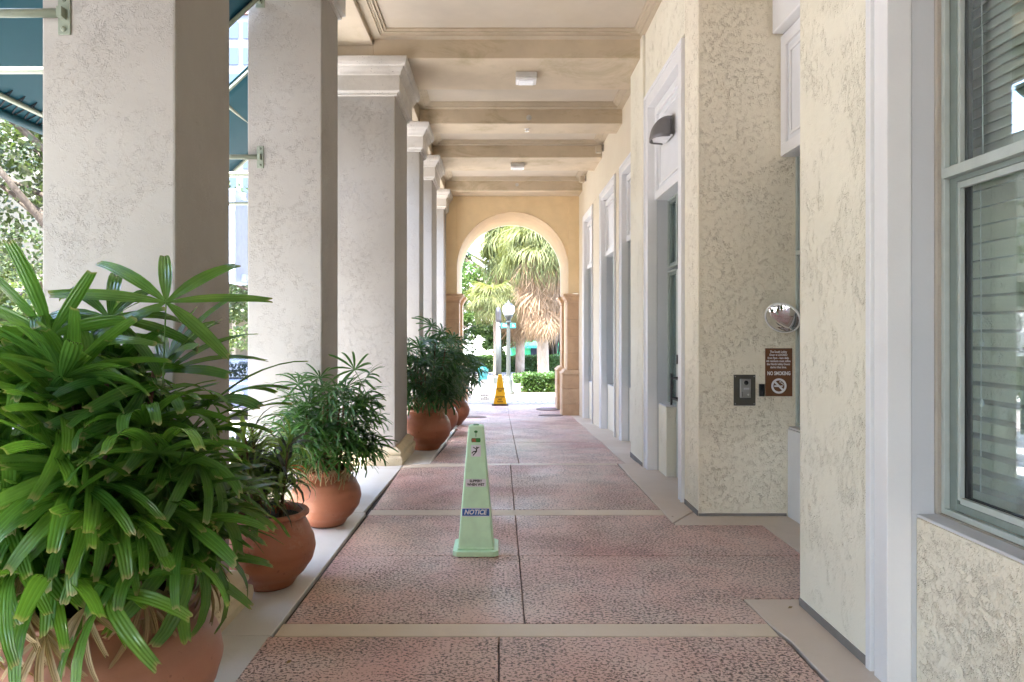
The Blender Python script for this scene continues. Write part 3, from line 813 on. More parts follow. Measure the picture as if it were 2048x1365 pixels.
# ------------------------------------------------------------------ things on ceiling and walls
def ceiling_light(x, y, label):
    t = thing('ceiling_light', label, 'light fixture', (x,y,4.86), 0, 'square light boxes under the ceiling beams')
    MB().sweep(x-.125, x+.125, y, y+.22, [(0,4.86),(.008,4.855),(.008,4.80),(-.002,4.79)]).build('housing', M['grey_paint'], t, bevel=.006)
    mb = MB(); mb.sweep(x-.125, x+.125, y, y+.22, [(0,4.789),(.004,4.785),(.004,4.768),(-.01,4.765)]); mb.build('rim', M['white_plastic'], t, bevel=.003)
    mb = MB(); mb.sweep(x-.1, x+.1, y+.02, y+.20, [(0,4.7645),(-.005,4.752)])
    mb.build('lens', M['lens'], t, bevel=.002)
ceiling_light(.345, 8.80, 'nearer square grey light box with white lens under the first beam')
ceiling_light(.36, 13.55, 'farther square light box under the third beam near the arch')
def disc(name, x, y, z, r, mat, label, cat, down=False):
    t = thing(name, label, cat, (x,y,z))
    if down:
        MB().lathe([(r,.0),(r,-.008),(r*.4,-.012),(r*.3,-.04),(r*.9,-.042),(r*.9,-.046),(0,-.046)], (x,y,z), 16).build('sprinkler_head', mat, t)
    else:
        mb = MB().lathe([(r,0),(r,.01),(r*.8,.016),(r*.35,.016),(r*.3,.026),(0,.026)], (0,0,0), 18)
        mb.v = [(a+x, -c+y, b+z) for a, b, c in mb.v]; mb.build('plate', mat, t)
disc('cover_plate', .472, 11.018, 4.955, .042, M['grey_paint'], 'small round cover plate on the face of the second ceiling beam', 'cover plate')
disc('cover_plate', .42, 16.298, 5.0, .04, M['grey_paint'], 'small round cover plate on the last beam above the arch', 'cover plate')
disc('sprinkler', .45, 11.3, 4.86, .04, M['white_plastic'], 'tiny sprinkler head under the second ceiling beam', 'sprinkler', True)
for (y, lab) in ((13.0,'small tan speaker on the wall by the third ceiling beam'),(15.6,'small tan speaker high on the wall nearest the arch')):
    t = thing('wall_speaker', lab, 'speaker', (1.94,y,4.98))
    MB().box(1.925, 1.94, y-.03, y+.03, 4.93, 5.05).build('bracket', M['caulk'], t)
    MB().sweep(1.80, 1.90, y-.06, y+.06, [(-.01,4.90),(0,4.91),(0,5.03),(-.01,5.04)]).build('cabinet', M['soffit'], t, bevel=.008)
    MB().box(1.90, 1.925, y-.015, y+.015, 4.95, 4.99).build('arm', M['caulk'], t)
# sconce on the door header
t = thing('wall_sconce', 'dark grey quarter-dome wall sconce above the glass door', 'wall lamp', (1.79,7.36,3.66))
mb = MB(); vs = []; fs = []; nu, nv = 14, 10
ys, zs, xd, W_, H_ = 7.36, 3.60, .19, .17, .235
for i in range(nu+1):
    u = i/nu*2-1
    wx = (max(0, 1-abs(u)**3.2))**.5
    for j in range(nv+1):
        a = j/nv*math.pi/2
        vs.append((1.788-xd*(wx*.85+.15)*math.cos(a)**.8, ys+u*W_*(.80+.20*math.cos(a)), zs+H_*math.sin(a)**.9*(1-.10*abs(u)**3)))
for i in range(nu):
    for j in range(nv):
        k = i*(nv+1)+j; fs.append((k, k+nv+1, k+nv+2, k+1))
mb.add(vs, fs); o = mb.build('shade', M['sconce'], t, smooth=True); sd = o.modifiers.new('thick', 'SOLIDIFY'); sd.thickness = .008
mb = MB(); mb.prism([(1.785,ys-W_*.97),(1.785,ys+W_*.97),(1.65,ys+W_*.75),(1.61,ys),(1.65,ys-W_*.75)][::-1], zs+.012, zs+.02); mb.build('lens', M['lens'], t)
MB().box(1.776, 1.789, ys-.1, ys+.1, zs+.02, zs+.2).build('back_plate', M['sconce'], t)

YW = 6.048
K = YW/1400
def px(x): return (x-998)*K
def pz(y): return 1.6-(y-662)*K
# brown sign
sx0, sx1, sz0, sz1 = px(1530), px(1584), pz(793), pz(697)
t = thing('lobby_sign', 'brown lobby door sign with white lettering and a no smoking symbol', 'sign', ((sx0+sx1)/2, YW, sz0))
MB().box(sx0, sx1, YW-.008, YW, sz0, sz1).build('board', M['sign_brown'], t, bevel=.002)
scx = (sx0+sx1)/2; RT = (R(90), 0, 0)
for i, ln in enumerate(('The South Lobby','Door is LOCKED','from 9pm - 6am daily.','All residents must utilize','the North lobby Doors','during that time.')):
    text('lettering', ln, M['print_white'], (scx-.004, YW-.0085, pz(704.2+i*6.15)), RT, .0262, t, .0005, sx=.80)
text('lettering', 'NO SMOKING', M['print_white'], (scx, YW-.0085, pz(747.3)), RT, .0450, t, .0012, sx=.70)
def ringm(cx_, cz_, r0, r1, y0, y1, n=40):
    mb = MB(); vs = []; fs = []
    for k in range(n):
        a = 2*math.pi*k/n
        for rr, y in ((r0,y0),(r1,y0),(r1,y1),(r0,y1)): vs.append((cx_+rr*math.cos(a), y, cz_+rr*math.sin(a)))
    for k in range(n):
        k2 = (k+1) % n
        for q in range(4):
            q2 = (q+1) % 4; fs.append((k*4+q, k2*4+q, k2*4+q2, k*4+q2))
    return mb.add(vs, fs)
zc_ = pz(772.3)
mb = ringm(scx, zc_, .048, .066, YW-.0095, YW-.0081)
d = .052*.7071; wv = .009*.7071
mb.add([(scx-d-wv,YW-.0097,zc_+d-wv),(scx-d+wv,YW-.0097,zc_+d+wv),(scx+d+wv,YW-.0097,zc_-d+wv),(scx+d-wv,YW-.0097,zc_-d-wv)], [(0,3,2,1)])
mb.build('no_smoking_ring', M['print_white'], t)
mb = MB(); mb.add([(scx-.040,YW-.0090,zc_-.008),(scx+.008,YW-.0090,zc_-.008),(scx+.008,YW-.0090,zc_+.006),(scx-.040,YW-.0090,zc_+.006)], [(0,1,2,3)])
mb.add([(scx+.014,YW-.0090,zc_-.006),(scx+.034,YW-.0090,zc_-.006),(scx+.034,YW-.0090,zc_+.004),(scx+.014,YW-.0090,zc_+.004)], [(0,1,2,3)])
for k in range(5):
    a0 = (scx+.004+.007*k, zc_+.036-.006*k+(.004 if k % 2 else -.003)); mb.add([(a0[0],YW-.009,a0[1]),(a0[0]+.010,YW-.009,a0[1]-.003),(a0[0]+.009,YW-.009,a0[1]+.005),(a0[0]-.001,YW-.009,a0[1]+.006)], [(0,1,2,3)])
mb.build('cigarette_mark', M['print_white'], t)
# card reader
t = thing('card_reader', 'slim black card reader left of the brown sign', 'card reader', (px(1522), YW, pz(780)))
MB().sweep(px(1517.5), px(1527.5), YW-.022, YW, [(-.002,pz(793)),(0,pz(792.5)),(0,pz(769)),(-.002,pz(768.5))]).build('reader_body', M['black'], t, bevel=.004)
# intercom
t = thing('door_intercom', 'silver video intercom on a dark steel plate', 'intercom', (px(1489), YW, pz(781)))
MB().box(px(1467), px(1510.5), YW-.006, YW, pz(811.5), pz(750)).build('plate', M['plate'], t, bevel=.002)
mb = MB()
for x in (1470, 1507.5):
    for y in (753.5, 808): mb.lathe([(0,.0),(.004,.0),(.004,.004)], (0,0,0), 8); mb.v[-24:] = [(a+px(x), YW-.0062-(.004-c), b+pz(y)) for a, b, c in mb.v[-24:]]
mb.build('screw', M['chrome'], t)
MB().sweep(px(1478.8), px(1499.5), YW-.03, YW-.0065, [(-.002,pz(795.5)),(0,pz(795)),(0,pz(758.3)),(-.002,pz(757.8))]).build('intercom_body', M['chrome'], t, bevel=.005)
def disc_y(name, x, z, r, y, mat, parent, dome=0):
    mb = MB().lathe([(r,0),(r,.003),(r*.7,.003+dome*.7),(0,.003+dome)], (0,0,0), 20)
    mb.v = [(a+x, y-c, b+z) for a, b, c in mb.v]
    return mb.build(name, mat, parent, smooth=False)
disc_y('lens_ring', px(1489.5), pz(765.5), .024, YW-.0302, M['chrome'], t)
disc_y('camera_lens', px(1489.5), pz(765.5), .019, YW-.0335, M['gasket'], t, .006)
MB().box(px(1485), px(1496), YW-.0325, YW-.0301, pz(779), pz(775.5)).build('name_strip', M['sticker'], t)
disc_y('call_button', px(1494), pz(789), .009, YW-.0302, M['lens'], t, .002)
mb = MB()
for k in range(6): mb.box(px(1481.5), px(1483), YW-.0308, YW-.0302, pz(784+k*1.6), pz(784.9+k*1.6))
mb.build('speaker_slot', M['gasket'], t)
# convex mirror
mc = Vector((px(1568)-.078, YW-.16, pz(637.5)+.0))
t = thing('security_mirror', 'round convex security mirror tilted out from the alcove corner', 'mirror', mc)
Mx = Matrix.Translation(mc) @ Vector((-.54,-.64,-.54)).to_track_quat('Z', 'Y').to_matrix().to_4x4()
def xf(mb): mb.v = [tuple(Mx @ Vector(v)) for v in mb.v]; return mb
rm = .138
xf(MB().lathe([(rm*math.sin(R(8*k))/math.sin(R(48)), .042*(math.cos(R(8*k))-math.cos(R(48)))/(1-math.cos(R(48)))) for k in range(6, -1, -1)], (0,0,0), 36)).build('mirror_glass', M['mirror'], t, smooth=True)
xf(MB().lathe([(rm*.985,-.012),(rm+.008,-.012),(rm+.012,-.004),(rm+.008,.006),(rm-.004,.006)], (0,0,0), 36)).build('mirror_rim', M['white_plastic'], t, smooth=True)
bk = xf(MB().lathe([(0,-.02),(rm*.9,-.018),(rm*.985,-.012)], (0,0,0), 36)).build('mirror_back', M['dark_metal'], t)
MB().tube([tuple(Mx @ Vector((0,0,-.02))), (mc.x+.03, YW-.05, mc.z+.02), (mc.x+.03, YW, mc.z+.02)], .009, 8).build('arm', M['dark_metal'], t)

# ------------------------------------------------------------------ floor signs
def floor_cone(x, y, label, mat, basemat, h, bw, tw, group):
    z = g(y)
    t = thing('floor_sign', label, 'floor sign', (x,y,z))
    b = bw/2
    pr = [(0,z+.004),(.004,z+.03),(0,z+.045),(-.02,z+.05)]
    mb = MB()
    # base slab with clipped corners
    q = b*.82
    poly = [(x-q,y-b),(x+q,y-b),(x+b,y-q),(x+b,y+q),(x+q,y+b),(x-q,y+b),(x-b,y+q),(x-b,y-q)]
    mb.prism(poly, z+.002, z+.042); mb.build('base', basemat, t, bevel=.006)
    mb = MB(); s0 = bw*.39; s1 = tw/2
    mb.sweep(x, x, y, y, [(s0+.01,z+.043),(s0,z+.06),(s1,z+h-.01),(s1-.008,z+h)])
    mb.build('body', mat, t, bevel=.014, segs=3)
    return t, s0, s1
HG = .915
t, s0, s1 = floor_cone(-.166, 5.10, 'mint green four-sided slippery-when-wet floor sign in the middle of the walkway', M['cone_green'], M['cone_green'], HG, .325, .112, None)
def on_cone(zrel):   # front face y and half width at height
    f = (zrel-.06)/(HG-.07); s = s0+(s1-s0)*f
    return 5.10-s, s
tilt = math.atan2(s0-s1, HG-.07)
RC = (R(90)-tilt, 0, 0)
def on_front(name, poly, mat, zc_, push=.0015, parent=t):
    """flat print on the leaning front face: poly in (u right, v up) metres about zc_"""
    mb = MB(); vs = []
    for u, v in poly:
        yy, s = on_cone(zc_+v*math.cos(tilt)); vs.append((-.166+u, yy-push, zc_+v*math.cos(tilt)))
    mb.add(vs, [tuple(range(len(poly)))])
    return mb.build(name, mat, parent)
def rect(a, b): return [(-a,-b),(a,-b),(a,b),(-a,b)]
def py_(p): return 1.6-(p-662)*5.02/1400
def ctext(body, p, size, mat, push=.0022, sx=1, off=0, shear=0, dx=0):
    z_ = py_(p); yy, s = on_cone(z_)
    text('lettering', body, mat, (-.166+dx, yy-push, z_), RC, size, t, off, sx=sx, shear=shear)
on_front('sticker', rect(.099,.030), M['sticker'], py_(1023), .0014)
on_front('sticker', rect(.096,.025), M['blue'], py_(1023), .0020)
ctext('NOTICE', 1023, .047, M['print_white'], .0028, .92, .0013, .25, -.004)
on_front('sticker', rect(.073,.027), M['sticker'], py_(965.5))
ctext('SLIPPERY', 962, .0245, M['black'], .0022, .92, .0009)
ctext('WHEN WET', 969, .0245, M['black'], .0022, .92, .0009)
on_front('sticker', rect(.035,.041), M['sticker'], py_(902.5))
def stick(segs, zc_, mat, k):
    for (a, b, w_) in segs:
        a = Vector(a); b = Vector(b); d = (b-a).normalized(); nn = Vector((-d.y, d.x))*w_
        poly = [tuple((a+nn)*k), tuple((a-nn)*k), tuple((b-nn)*k), tuple((b+nn)*k)]
        on_front('slipping_figure', poly, mat, zc_, .0022)
stick([((-.6,.85),(.05,.45),.09),((.05,.45),(.72,.85),.09),((.15,.5),(.12,-.1),.14),((.1,-.05),(-.55,-.12),.12),((-.5,-.06),(-.88,-.5),.10),((.15,-.08),(-.65,-.95),.11)], py_(903), M['black'], .033)
on_front('slipping_figure', [(.012*.0+.007+.0055*math.cos(a*.5236), .026+.0055*math.sin(a*.5236)) for a in range(12)], M['black'], py_(903), .0022)
on_front('logo_patch', [(-.031,-.015),(.031,-.015),(.034,0),(.031,.015),(-.031,.015),(-.034,0)], M['green_print'], py_(881.5), .0014)
on_front('logo_patch', [(-.029,-.012),(.004,-.012),(-.004,.0),(.002,.012),(-.029,.012)], M['red_print'], py_(881.5), .0020)
on_front('tree_mark', rect(.0025,.018), M['green_print'], py_(870), .0014)
on_front('tree_mark', [(.013*math.cos(a*.5236), .012+.009*math.sin(a*.5236)) for a in range(12)], M['green_print'], py_(868), .0018)
mb = MB(); mb.box(-.186, -.146, 5.075, 5.125, HG-.004, HG+.004); mb.build('grip_slot', M['green_print'], t)
HGy, YC = .86, 19.6
t, s0y, s1y = floor_cone(.03, YC, 'yellow four-sided wet floor sign standing in the sun beyond the arch', M['yellow'], M['dark_metal'], HGy, .46, .10, None)
gz = g(YC)
for k, (zz, sz) in enumerate(((.46,.06),(.40,.055),(.24,.06),(.17,.06),(.11,.055))):
    f = (zz-.06)/(HGy-.07); s = s0y+(s1y-s0y)*f
    text('lettering', ('CAUTION','WET','CAUTION','WET','FLOOR')[k], M['black'], (.03, YC-s-.004, gz+zz), (R(82),0,0), sz, t, .002, sx=.85)
tt = thing('sandwich_board', 'small white board with dark print beside the yellow floor sign', 'sign', (-.42, 20.6, -.478))
mb = MB(); mb.add([(-.55,20.45,-.47),(-.28,20.45,-.47),(-.28,20.62,.15),(-.55,20.62,.15),(-.55,20.48,-.47),(-.28,20.48,-.47),(-.28,20.65,.15),(-.55,20.65,.15)], [(0,1,2,3),(4,7,6,5),(0,4,5,1),(1,5,6,2),(2,6,7,3),(3,7,4,0)]); mb.build('front_board', M['white_plastic'], tt)
mb = MB(); mb.add([(-.55,20.80,-.47),(-.28,20.80,-.47),(-.28,20.66,.15),(-.55,20.66,.15)], [(3,2,1,0)]); mb.build('rear_board', M['white_plastic'], tt)
mb = MB()
for zz in (-.30, -.36, -.41):
    for k in range(5):
        if random.random() < .85:
            a = -.53+k*.048; yq = 20.45+(zz+.47)*.274-.003
            mb.add([(a,yq,zz),(a+.036,yq,zz),(a+.036,yq+.007,zz+.03),(a,yq+.007,zz+.03)], [(0,1,2,3)])
mb.build('print_row', M['black'], tt)

# ------------------------------------------------------------------ pots
pg = 'terracotta pots along the walkway'
def pot(x, y, s, rm, h, label, mat, rim=.72, base=.50):
    z = g(y)-.004
    t = thing('terracotta_pot', label, 'plant pot', (x,y,z), 0, pg)
    n = 26; pr = [(0,.006),(rm*base*.96,.0),(rm*base,.012)]
    key = [(0,base),(.1,base+.10),(.22,.80),(.36,.95),(.50,1.0),(.62,.97),(.74,.88),(.85,rim+.02),(.90,rim-.03),(.915,rim-.035)]
    for i in range(n+1):
        f = .02+.895*i/n
        for (a, b), (c, d) in zip(key, key[1:]):
            if a <= f <= c:
                u = (f-a)/(c-a); u = u*u*(3-2*u)*.5+u*.5
                pr.append((rm*(b+(d-b)*u), h*f)); break
    MB().lathe(pr, (x,y,z), 64).build('body', mat, t, smooth=True)
    MB().lathe([(rm*(rim-.04),h*.905),(rm*(rim+.02),h*.915),(rm*(rim+.075),h*.94),(rm*(rim+.08),h*.965),(rm*(rim+.05),h*.99),(rm*rim,h),(rm*(rim-.06),h*.985),(rm*(rim-.09),h*.93),(rm*(rim-.1),h*.88)], (x,y,z), 64).build('rim', mat, t, smooth=True)
    MB().lathe([(rm*(rim-.07),h*.90),(rm*.4,h*.915),(0,h*.92)], (x,y,z), 32).build('soil', M['soil'], t)
    return x, y, z+h*.92
P1 = pot(-1.545, 2.70, 1, .45, .62, 'largest dusty terracotta pot in the foreground under the big lady palm', M['terracotta_dusty'], .70, .52)
P2 = pot(-1.447, 4.42, 1, .282, .475, 'small terracotta pot holding the bronze strap-leaved plant', M['terracotta'], .78)
P3 = pot(-1.43, 5.80, 1, .285, .475, 'small terracotta pot second from the viewer, beside the second column', M['terracotta'])
P4 = pot(-1.035, 9.95, 1, .355, .60, 'large terracotta pot just past the stone plinth of the deep column', M['terracotta'])
P5 = pot(-1.04, 11.95, 1, .345, .60, 'middle terracotta pot of the far three, mostly hidden behind its neighbour', M['terracotta'])
P6 = pot(-.93, 14.2, 1, .335, .60, 'farthest terracotta pot of the row, nearest the arch', M['terracotta'])

# ------------------------------------------------------------------ foliage
def frond_mesh(name, nl, L, W, spread, droop, rise, seed, mats, pleat=.10, segs=7, petiole=.25, blunt=True, fold=.5):
    rg = random.Random(seed)
    mb = MB(); tips = []; ribs = []
    for i in range(nl):
        a = (i/(nl-1)-.5)*spread+rg.uniform(-.07,.07)
        l = L*(1-.28*(abs(i/(nl-1)-.5)*2)**1.5)*rg.uniform(.86,1.08); wd = W*rg.uniform(.75,1.1)
        dr = droop*rg.uniform(.55,1.4); rs = rise+rg.uniform(-.12,.12)
        d = Vector((math.cos(a), math.sin(a), 0)); sd = Vector((-math.sin(a), math.cos(a), 0))
        tw = rg.uniform(-.35,.35)
        vs = []; fs = []; cur = Vector((0,0,0)); el = rs
        b = len(mb.v)
        for k in range(segs+1):
            u = k/segs
            if k:
                el -= dr*(.35+1.3*u)/segs
                cur = cur+(d*math.cos(el)+Vector((0,0,math.sin(el))))*(l/segs)
            up = Vector((0,0,1))*math.cos(el)-d*math.sin(el)
            if blunt: wf = .16+1.0*min(1,u/.35)**.8*(1-.34*max(0,(u-.55)/.45)**1.5)-.16*min(1,u/.35)
            else: wf = (.25+.75*min(1,u/.3))*(1-u**2.2)+.02
            s_ = (sd*math.cos(tw*u)+up*math.sin(tw*u))*wd*.5*wf
            fo = fold*(1-u*.6)*wd*.5*wf
            tipj = rg.uniform(-.015,.015) if (k == segs and blunt) else 0
            for q, (e, z_) in enumerate(((-1,1),(-.5,.35+pleat*1.5),(0,-.1),(.5,.35+pleat*1.5),(1,1))):
                jag = (d*math.cos(el)+Vector((0,0,math.sin(el))))*((rg.uniform(-.02,.012) if k == segs and blunt else 0)*L*2)
                vs.append(cur+s_*e+up*(fo*z_)+jag); tips.append(u); ribs.append(e)
        for k in range(segs):
            for q in range(4): fs.append((k*5+q, k*5+q+1, k*5+5+q+1, k*5+5+q))
        mb.add(vs, fs)
    if petiole:
        n0 = len(mb.v); mb.tube([(0,0,0),(-petiole*.5,0,-petiole*.06),(-petiole,0,-petiole*.22)], [.003,.003,.0035], 5, False)
        tips += [0]*(len(mb.v)-n0); ribs += [0]*(len(mb.v)-n0)
    me = mb.mesh(name, mats, True)
    at = me.attributes.new('tip', 'FLOAT', 'POINT'); at.data.foreach_set('value', tips)
    at = me.attributes.new('rib', 'FLOAT', 'POINT'); at.data.foreach_set('value', ribs)
    return me
def put(name, me, parent, loc, az, pitch, roll=0, s=1.0):
    o = bpy.data.objects.new(name, me); COL.objects.link(o)
    o.parent = parent
    o.location = Vector(loc)-parent.location
    o.rotation_euler = (Euler((roll, -pitch, 0)).to_matrix().to_4x4().to_euler())
    o.rotation_euler = (Matrix.Rotation(az, 4, 'Z') @ Matrix.Rotation(-pitch, 4, 'Y') @ Matrix.Rotation(roll, 4, 'X')).to_euler()
    o.scale = (s,s,s)
    return o
def rhapis(label, base, rad, top, canes, per, fr, dry, seed, pet=.25, low=10, ndry=14, mi=.34, grp='potted lady palms', lim=None, reach=.4):
    rg = random.Random(seed)
    x, y, z = base
    def fix(hub, az, p):
        for _ in range(14):
            tx_, tz_ = hub[0]+reach*math.cos(az)*math.cos(p), hub[2]+reach*math.sin(p)
            if lim is None or tx_ <= lim(tz_): return az
            az = az+rg.uniform(.3,.9)*(1 if math.sin(az) > 0 else -1)
        return None
    t = thing('lady_palm', label, 'potted palm', (x,y,z), 0, grp)
    H = top-z
    stems = MB()
    for c in range(canes):
        a = 2*math.pi*c/canes+rg.uniform(-.3,.3); r0 = rad*.30*math.sqrt(rg.random())
        h = H*rg.uniform(.42,.80)*(1-.25*r0/rad) if c else H*.80
        lean = rg.uniform(.04,.22)*rad*1.6
        bx, by = x+r0*math.cos(a), y+r0*math.sin(a)
        tx, ty = bx+lean*math.cos(a), by+lean*math.sin(a)
        stems.tube([(bx,by,z-.03),((bx+tx)/2,(by+ty)/2,z+h*.5),(tx,ty,z+h)], [.012,.011,.008], 6)
        for k in range(per):
            u = 1-(k/per)*.62+rg.uniform(-.03,.03)
            px_, py_2, pz_ = bx+(tx-bx)*u, by+(ty-by)*u, z+h*u
            az = a+rg.uniform(-1.9,1.9) if k else rg.uniform(0,6.28)
            pitch = R(66)-R(78)*(k/(per-1))+rg.uniform(-.25,.25)
            pl = pet*rg.uniform(.7,1.2)*(rad/.6)
            hub = (px_+pl*math.cos(az)*math.cos(pitch), py_2+pl*math.sin(az)*math.cos(pitch), pz_+pl*math.sin(pitch))
            az = fix(hub, az, pitch*.75-.1)
            if az is None: continue
            o = put('leaf', rg.choice(fr), t, hub, az, pitch*.75-.1, rg.uniform(-.6,.6), rg.uniform(.75,1.1))
    for k in range(low):
        az = 2*math.pi*k/low+rg.uniform(-.2,.2); rr = rad*rg.uniform(.45,.75)
        hz_ = z+H*rg.uniform(.13,.48); pp = R(rg.uniform(-45,12)); q_ = fix((x+rr*math.cos(az), y, hz_), az, pp)
        if q_ is None: continue
        put('leaf', rg.choice(fr), t, (x+rr*math.cos(az), y+rr*math.sin(az), hz_), q_, pp, rg.uniform(-.4,.4), rg.uniform(.85,1.1))
    for k in range(ndry):
        az = 2*math.pi*k/ndry+rg.uniform(-.3,.3); rr = rad*mi*rg.uniform(.7,1.15)
        put('dry_leaf', rg.choice(dry), t, (x+rr*math.cos(az), y+rr*math.sin(az), z+H*rg.uniform(.04,.18)), az, R(rg.uniform(-85,-50)), rg.uniform(-.5,.5), rg.uniform(.6,.95))
    stems.build('cane', M['cane'], t, smooth=True)
    return t
big = [frond_mesh('big_frond', 7+(k % 4), .43, .056, R(225+20*(k % 3)), (.35,.6,.9,1.2)[k % 4], .30-.14*(k % 3), 100+k, [M['leaf']], petiole=.34, fold=.30) for k in range(14)]
bigdry = [frond_mesh('big_dry', 5, .30, .03, R(90), .8, .1, 130+k, [M['leaf_dry']], petiole=.1, fold=.9) for k in range(3)]
med = [frond_mesh('mid_frond', 9, .25, .021, R(225), .8+.2*(k % 3), .25, 150+k, [M['leaf_mid']], petiole=.2, segs=5) for k in range(6)]
medd = [frond_mesh('far_frond', 9, .30, .030, R(225), .9+.2*(k % 3), .2, 170+k, [M['leaf_dark']], petiole=.2, segs=5) for k in range(6)]
meddry = [frond_mesh('mid_dry', 6, .22, .014, R(80), .6, .1, 190+k, [M['leaf_dry']], petiole=.08, segs=4, fold=.9) for k in range(3)]
rhapis('big glossy lady palm with broad drooping leaves filling the foreground pot', P1, .50, 1.72, 18, 6, big, bigdry, 21, .25, 42, 34, .74, lim=lambda zz: -.80-.30*(zz-.5))
rhapis('fine-leaved lady palm in the small pot against the second column', P3, .50, 1.24, 14, 8, med, meddry, 33, .22, 46, 26, .5)
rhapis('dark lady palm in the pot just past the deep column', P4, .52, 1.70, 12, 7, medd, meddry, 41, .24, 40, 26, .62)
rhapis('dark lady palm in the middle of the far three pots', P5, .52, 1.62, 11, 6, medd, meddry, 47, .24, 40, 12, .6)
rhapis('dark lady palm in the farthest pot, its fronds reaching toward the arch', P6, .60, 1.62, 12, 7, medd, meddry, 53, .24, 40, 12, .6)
# strap-leaved plant
t = thing('strap_leaf_plant', 'low arching strap-leaved plant mixing green and bronze leaves with a few red ones', 'potted plant', P2)
sm = {}
for key, mats in (('g', [M['strap_green']]), ('d', [M['strap_dark']]), ('r', [M['strap_red']])):
    sm[key] = [frond_mesh('strap_'+key, 2, .36, .021+.004*(k % 2), .5, 2.0+.5*(k % 3), .9, 210+k, mats, petiole=0, segs=7, blunt=False, fold=.5) for k in range(4)]
rg = random.Random(5)
stm = MB()
for s_i in range(20):
    a = rg.uniform(0,6.28); r0 = .16*math.sqrt(rg.random()); h = rg.uniform(.16,.56)
    bx, by = P2[0]+r0*math.cos(a), P2[1]+r0*math.sin(a); tx, ty = bx+.07*math.cos(a), by+.07*math.sin(a)
    stm.tube([(bx,by,P2[2]-.02),(tx,ty,P2[2]+h)], [.008,.006], 6)
    for k in range(14):
        az = rg.uniform(0,6.28); u = rg.uniform(.22,1)
        key = 'g' if rg.random() < .72 else ('d' if rg.random() < .97 else 'r')
        put('leaf', rg.choice(sm[key]), t, (bx+(tx-bx)*u, by+(ty-by)*u, P2[2]+h*u), az, R(rg.uniform(-25,55)), rg.uniform(-.6,.6), rg.uniform(.85,1.45))
for k in range(3):
    az = R(-100+35*k); put('leaf', sm['r'][k], t, (P2[0]+.10*math.cos(az), P2[1]+.10*math.sin(az), P2[2]+.08), az, R(-10), 0, .4)
stm.build('stem', M['cane'], t, smooth=True)

# ------------------------------------------------------------------ awnings on the street side
ag = 'teal awnings over the street side of the arcade'
def awning(y0, y1, label):
    t = thing('awning', label, 'awning', (-2.9,(y0+y1)/2,3.9), 0, ag)
    xi, zi_, xo, zo = -2.10, 4.52, -3.55, 3.17
    n = 12; vs = []; fs = []; ny = 8
    for i in range(n+1):
        u = i/n
        for j in range(ny+1):
            v = j/ny; y = y0+(y1-y0)*v
            sag = .05*math.sin(math.pi*u)*math.sin(math.pi*v)
            hem = 0
            vs.append((xi+(xo-xi)*u, y, zi_+(zo-zi_)*u-sag))
    for i in range(n):
        for j in range(ny):
            k = i*(ny+1)+j; fs.append((k, k+1, k+ny+2, k+ny+1))
    o = MB().add(vs, fs).build('canopy', M['fabric'], t, smooth=True); sd = o.modifiers.new('thick', 'SOLIDIFY'); sd.thickness = .006
    MB().tube([(xo,y0,zo),(xo,(y0+y1)/2,zo-.02),(xo,y1,zo)], .032, 10).build('hem_roll', M['fabric'], t, smooth=True)
    mb = MB(); n = int((y1-y0)/.13)
    for k in range(n):
        ya = y0+.06+k*.13
        mb.tube([(xo+.02,ya,zo+.0),(xo+.15,ya+.05,zo+.108),(xo+.02,ya+.10,zo)], .005, 5)
    mb.build('lacing', M['black'], t)
    mb = MB()
    for y in (y0+.03, y1-.03): mb.tube([(xi,y,zi_-.035),(xo+.03,y,zo-.015)], .02, 8)
    mb.tube([(xo+.10,y0+.02,zo+.06),(xo+.10,y1-.02,zo+.06)], .02, 8)
    mb.tube([(-2.75,y0+.02,zi_-.035-.605),(-2.75,y1-.02,zi_-.035-.605)], .018, 8)
    mb.build('frame_tube', M['awning_metal'], t, smooth=True)
    for y, s_ in ((y0-.03, -1), (y1+.03, 1)):
        mb = MB().tube([(-3.47,y,3.125),(-2.10,y,3.125)], .021, 10); mb.build('arm_rod', M['awning_metal'], t, smooth=True)
awning(-2.25, -.1, 'unseen teal awning added behind the viewpoint to cut light')  # rear bays, out of view: awnings added here to cut light
awning(-5.1, -3.0, 'unseen teal awning added well behind the viewpoint to cut light')
awning(.65, 3.33, 'teal awning nearest the viewer, mostly above the frame edge')
awning(4.13, 6.11, 'teal awning between the two nearest columns with a laced hem')
awning(6.84, 8.36, 'teal awning seen edge-on past the second column')
for i, (y, s_, lab) in enumerate(((3.36,-1,'sage steel awning bracket bolted to the nearest column'),(6.133,-1,'sage steel awning bracket bolted to the second column'))):
    t = thing('awning_bracket', lab, 'bracket', (-2.1,y,3.125), 0, 'awning brackets on the columns')
    yq = 3.388 if i == 0 else 6.161
    MB().box(-2.13, -2.07, yq-.010, yq, 3.03, 3.225).build('flange', M['awning_metal'], t, bevel=.003)
    mb = MB()
    for z in (3.055, 3.20):
        mb.lathe([(.013,0),(.013,.008),(.007,.014),(0,.014)], (0,0,0), 8); mb.v[-32:] = [(a-2.10, yq-.010-c, b+z) for a, b, c in mb.v[-32:]]
    mb.build('bolt', M['awning_metal'], t)
    MB().box(-2.112, -2.088, yq-.05, yq-.0105, 3.10, 3.15).build('lug', M['awning_metal'], t)
t = thing('awning_bracket', 'awning bracket high on the second column by the awning top', 'bracket', (-2.1,6.15,4.50), 0, 'awning brackets on the columns')
MB().box(-2.14, -2.06, 6.150, 6.161, 4.44, 4.60).build('flange', M['awning_metal'], t, bevel=.003); MB().box(-2.115, -2.085, 6.10, 6.149, 4.47, 4.53).build('lug', M['awning_metal'], t)
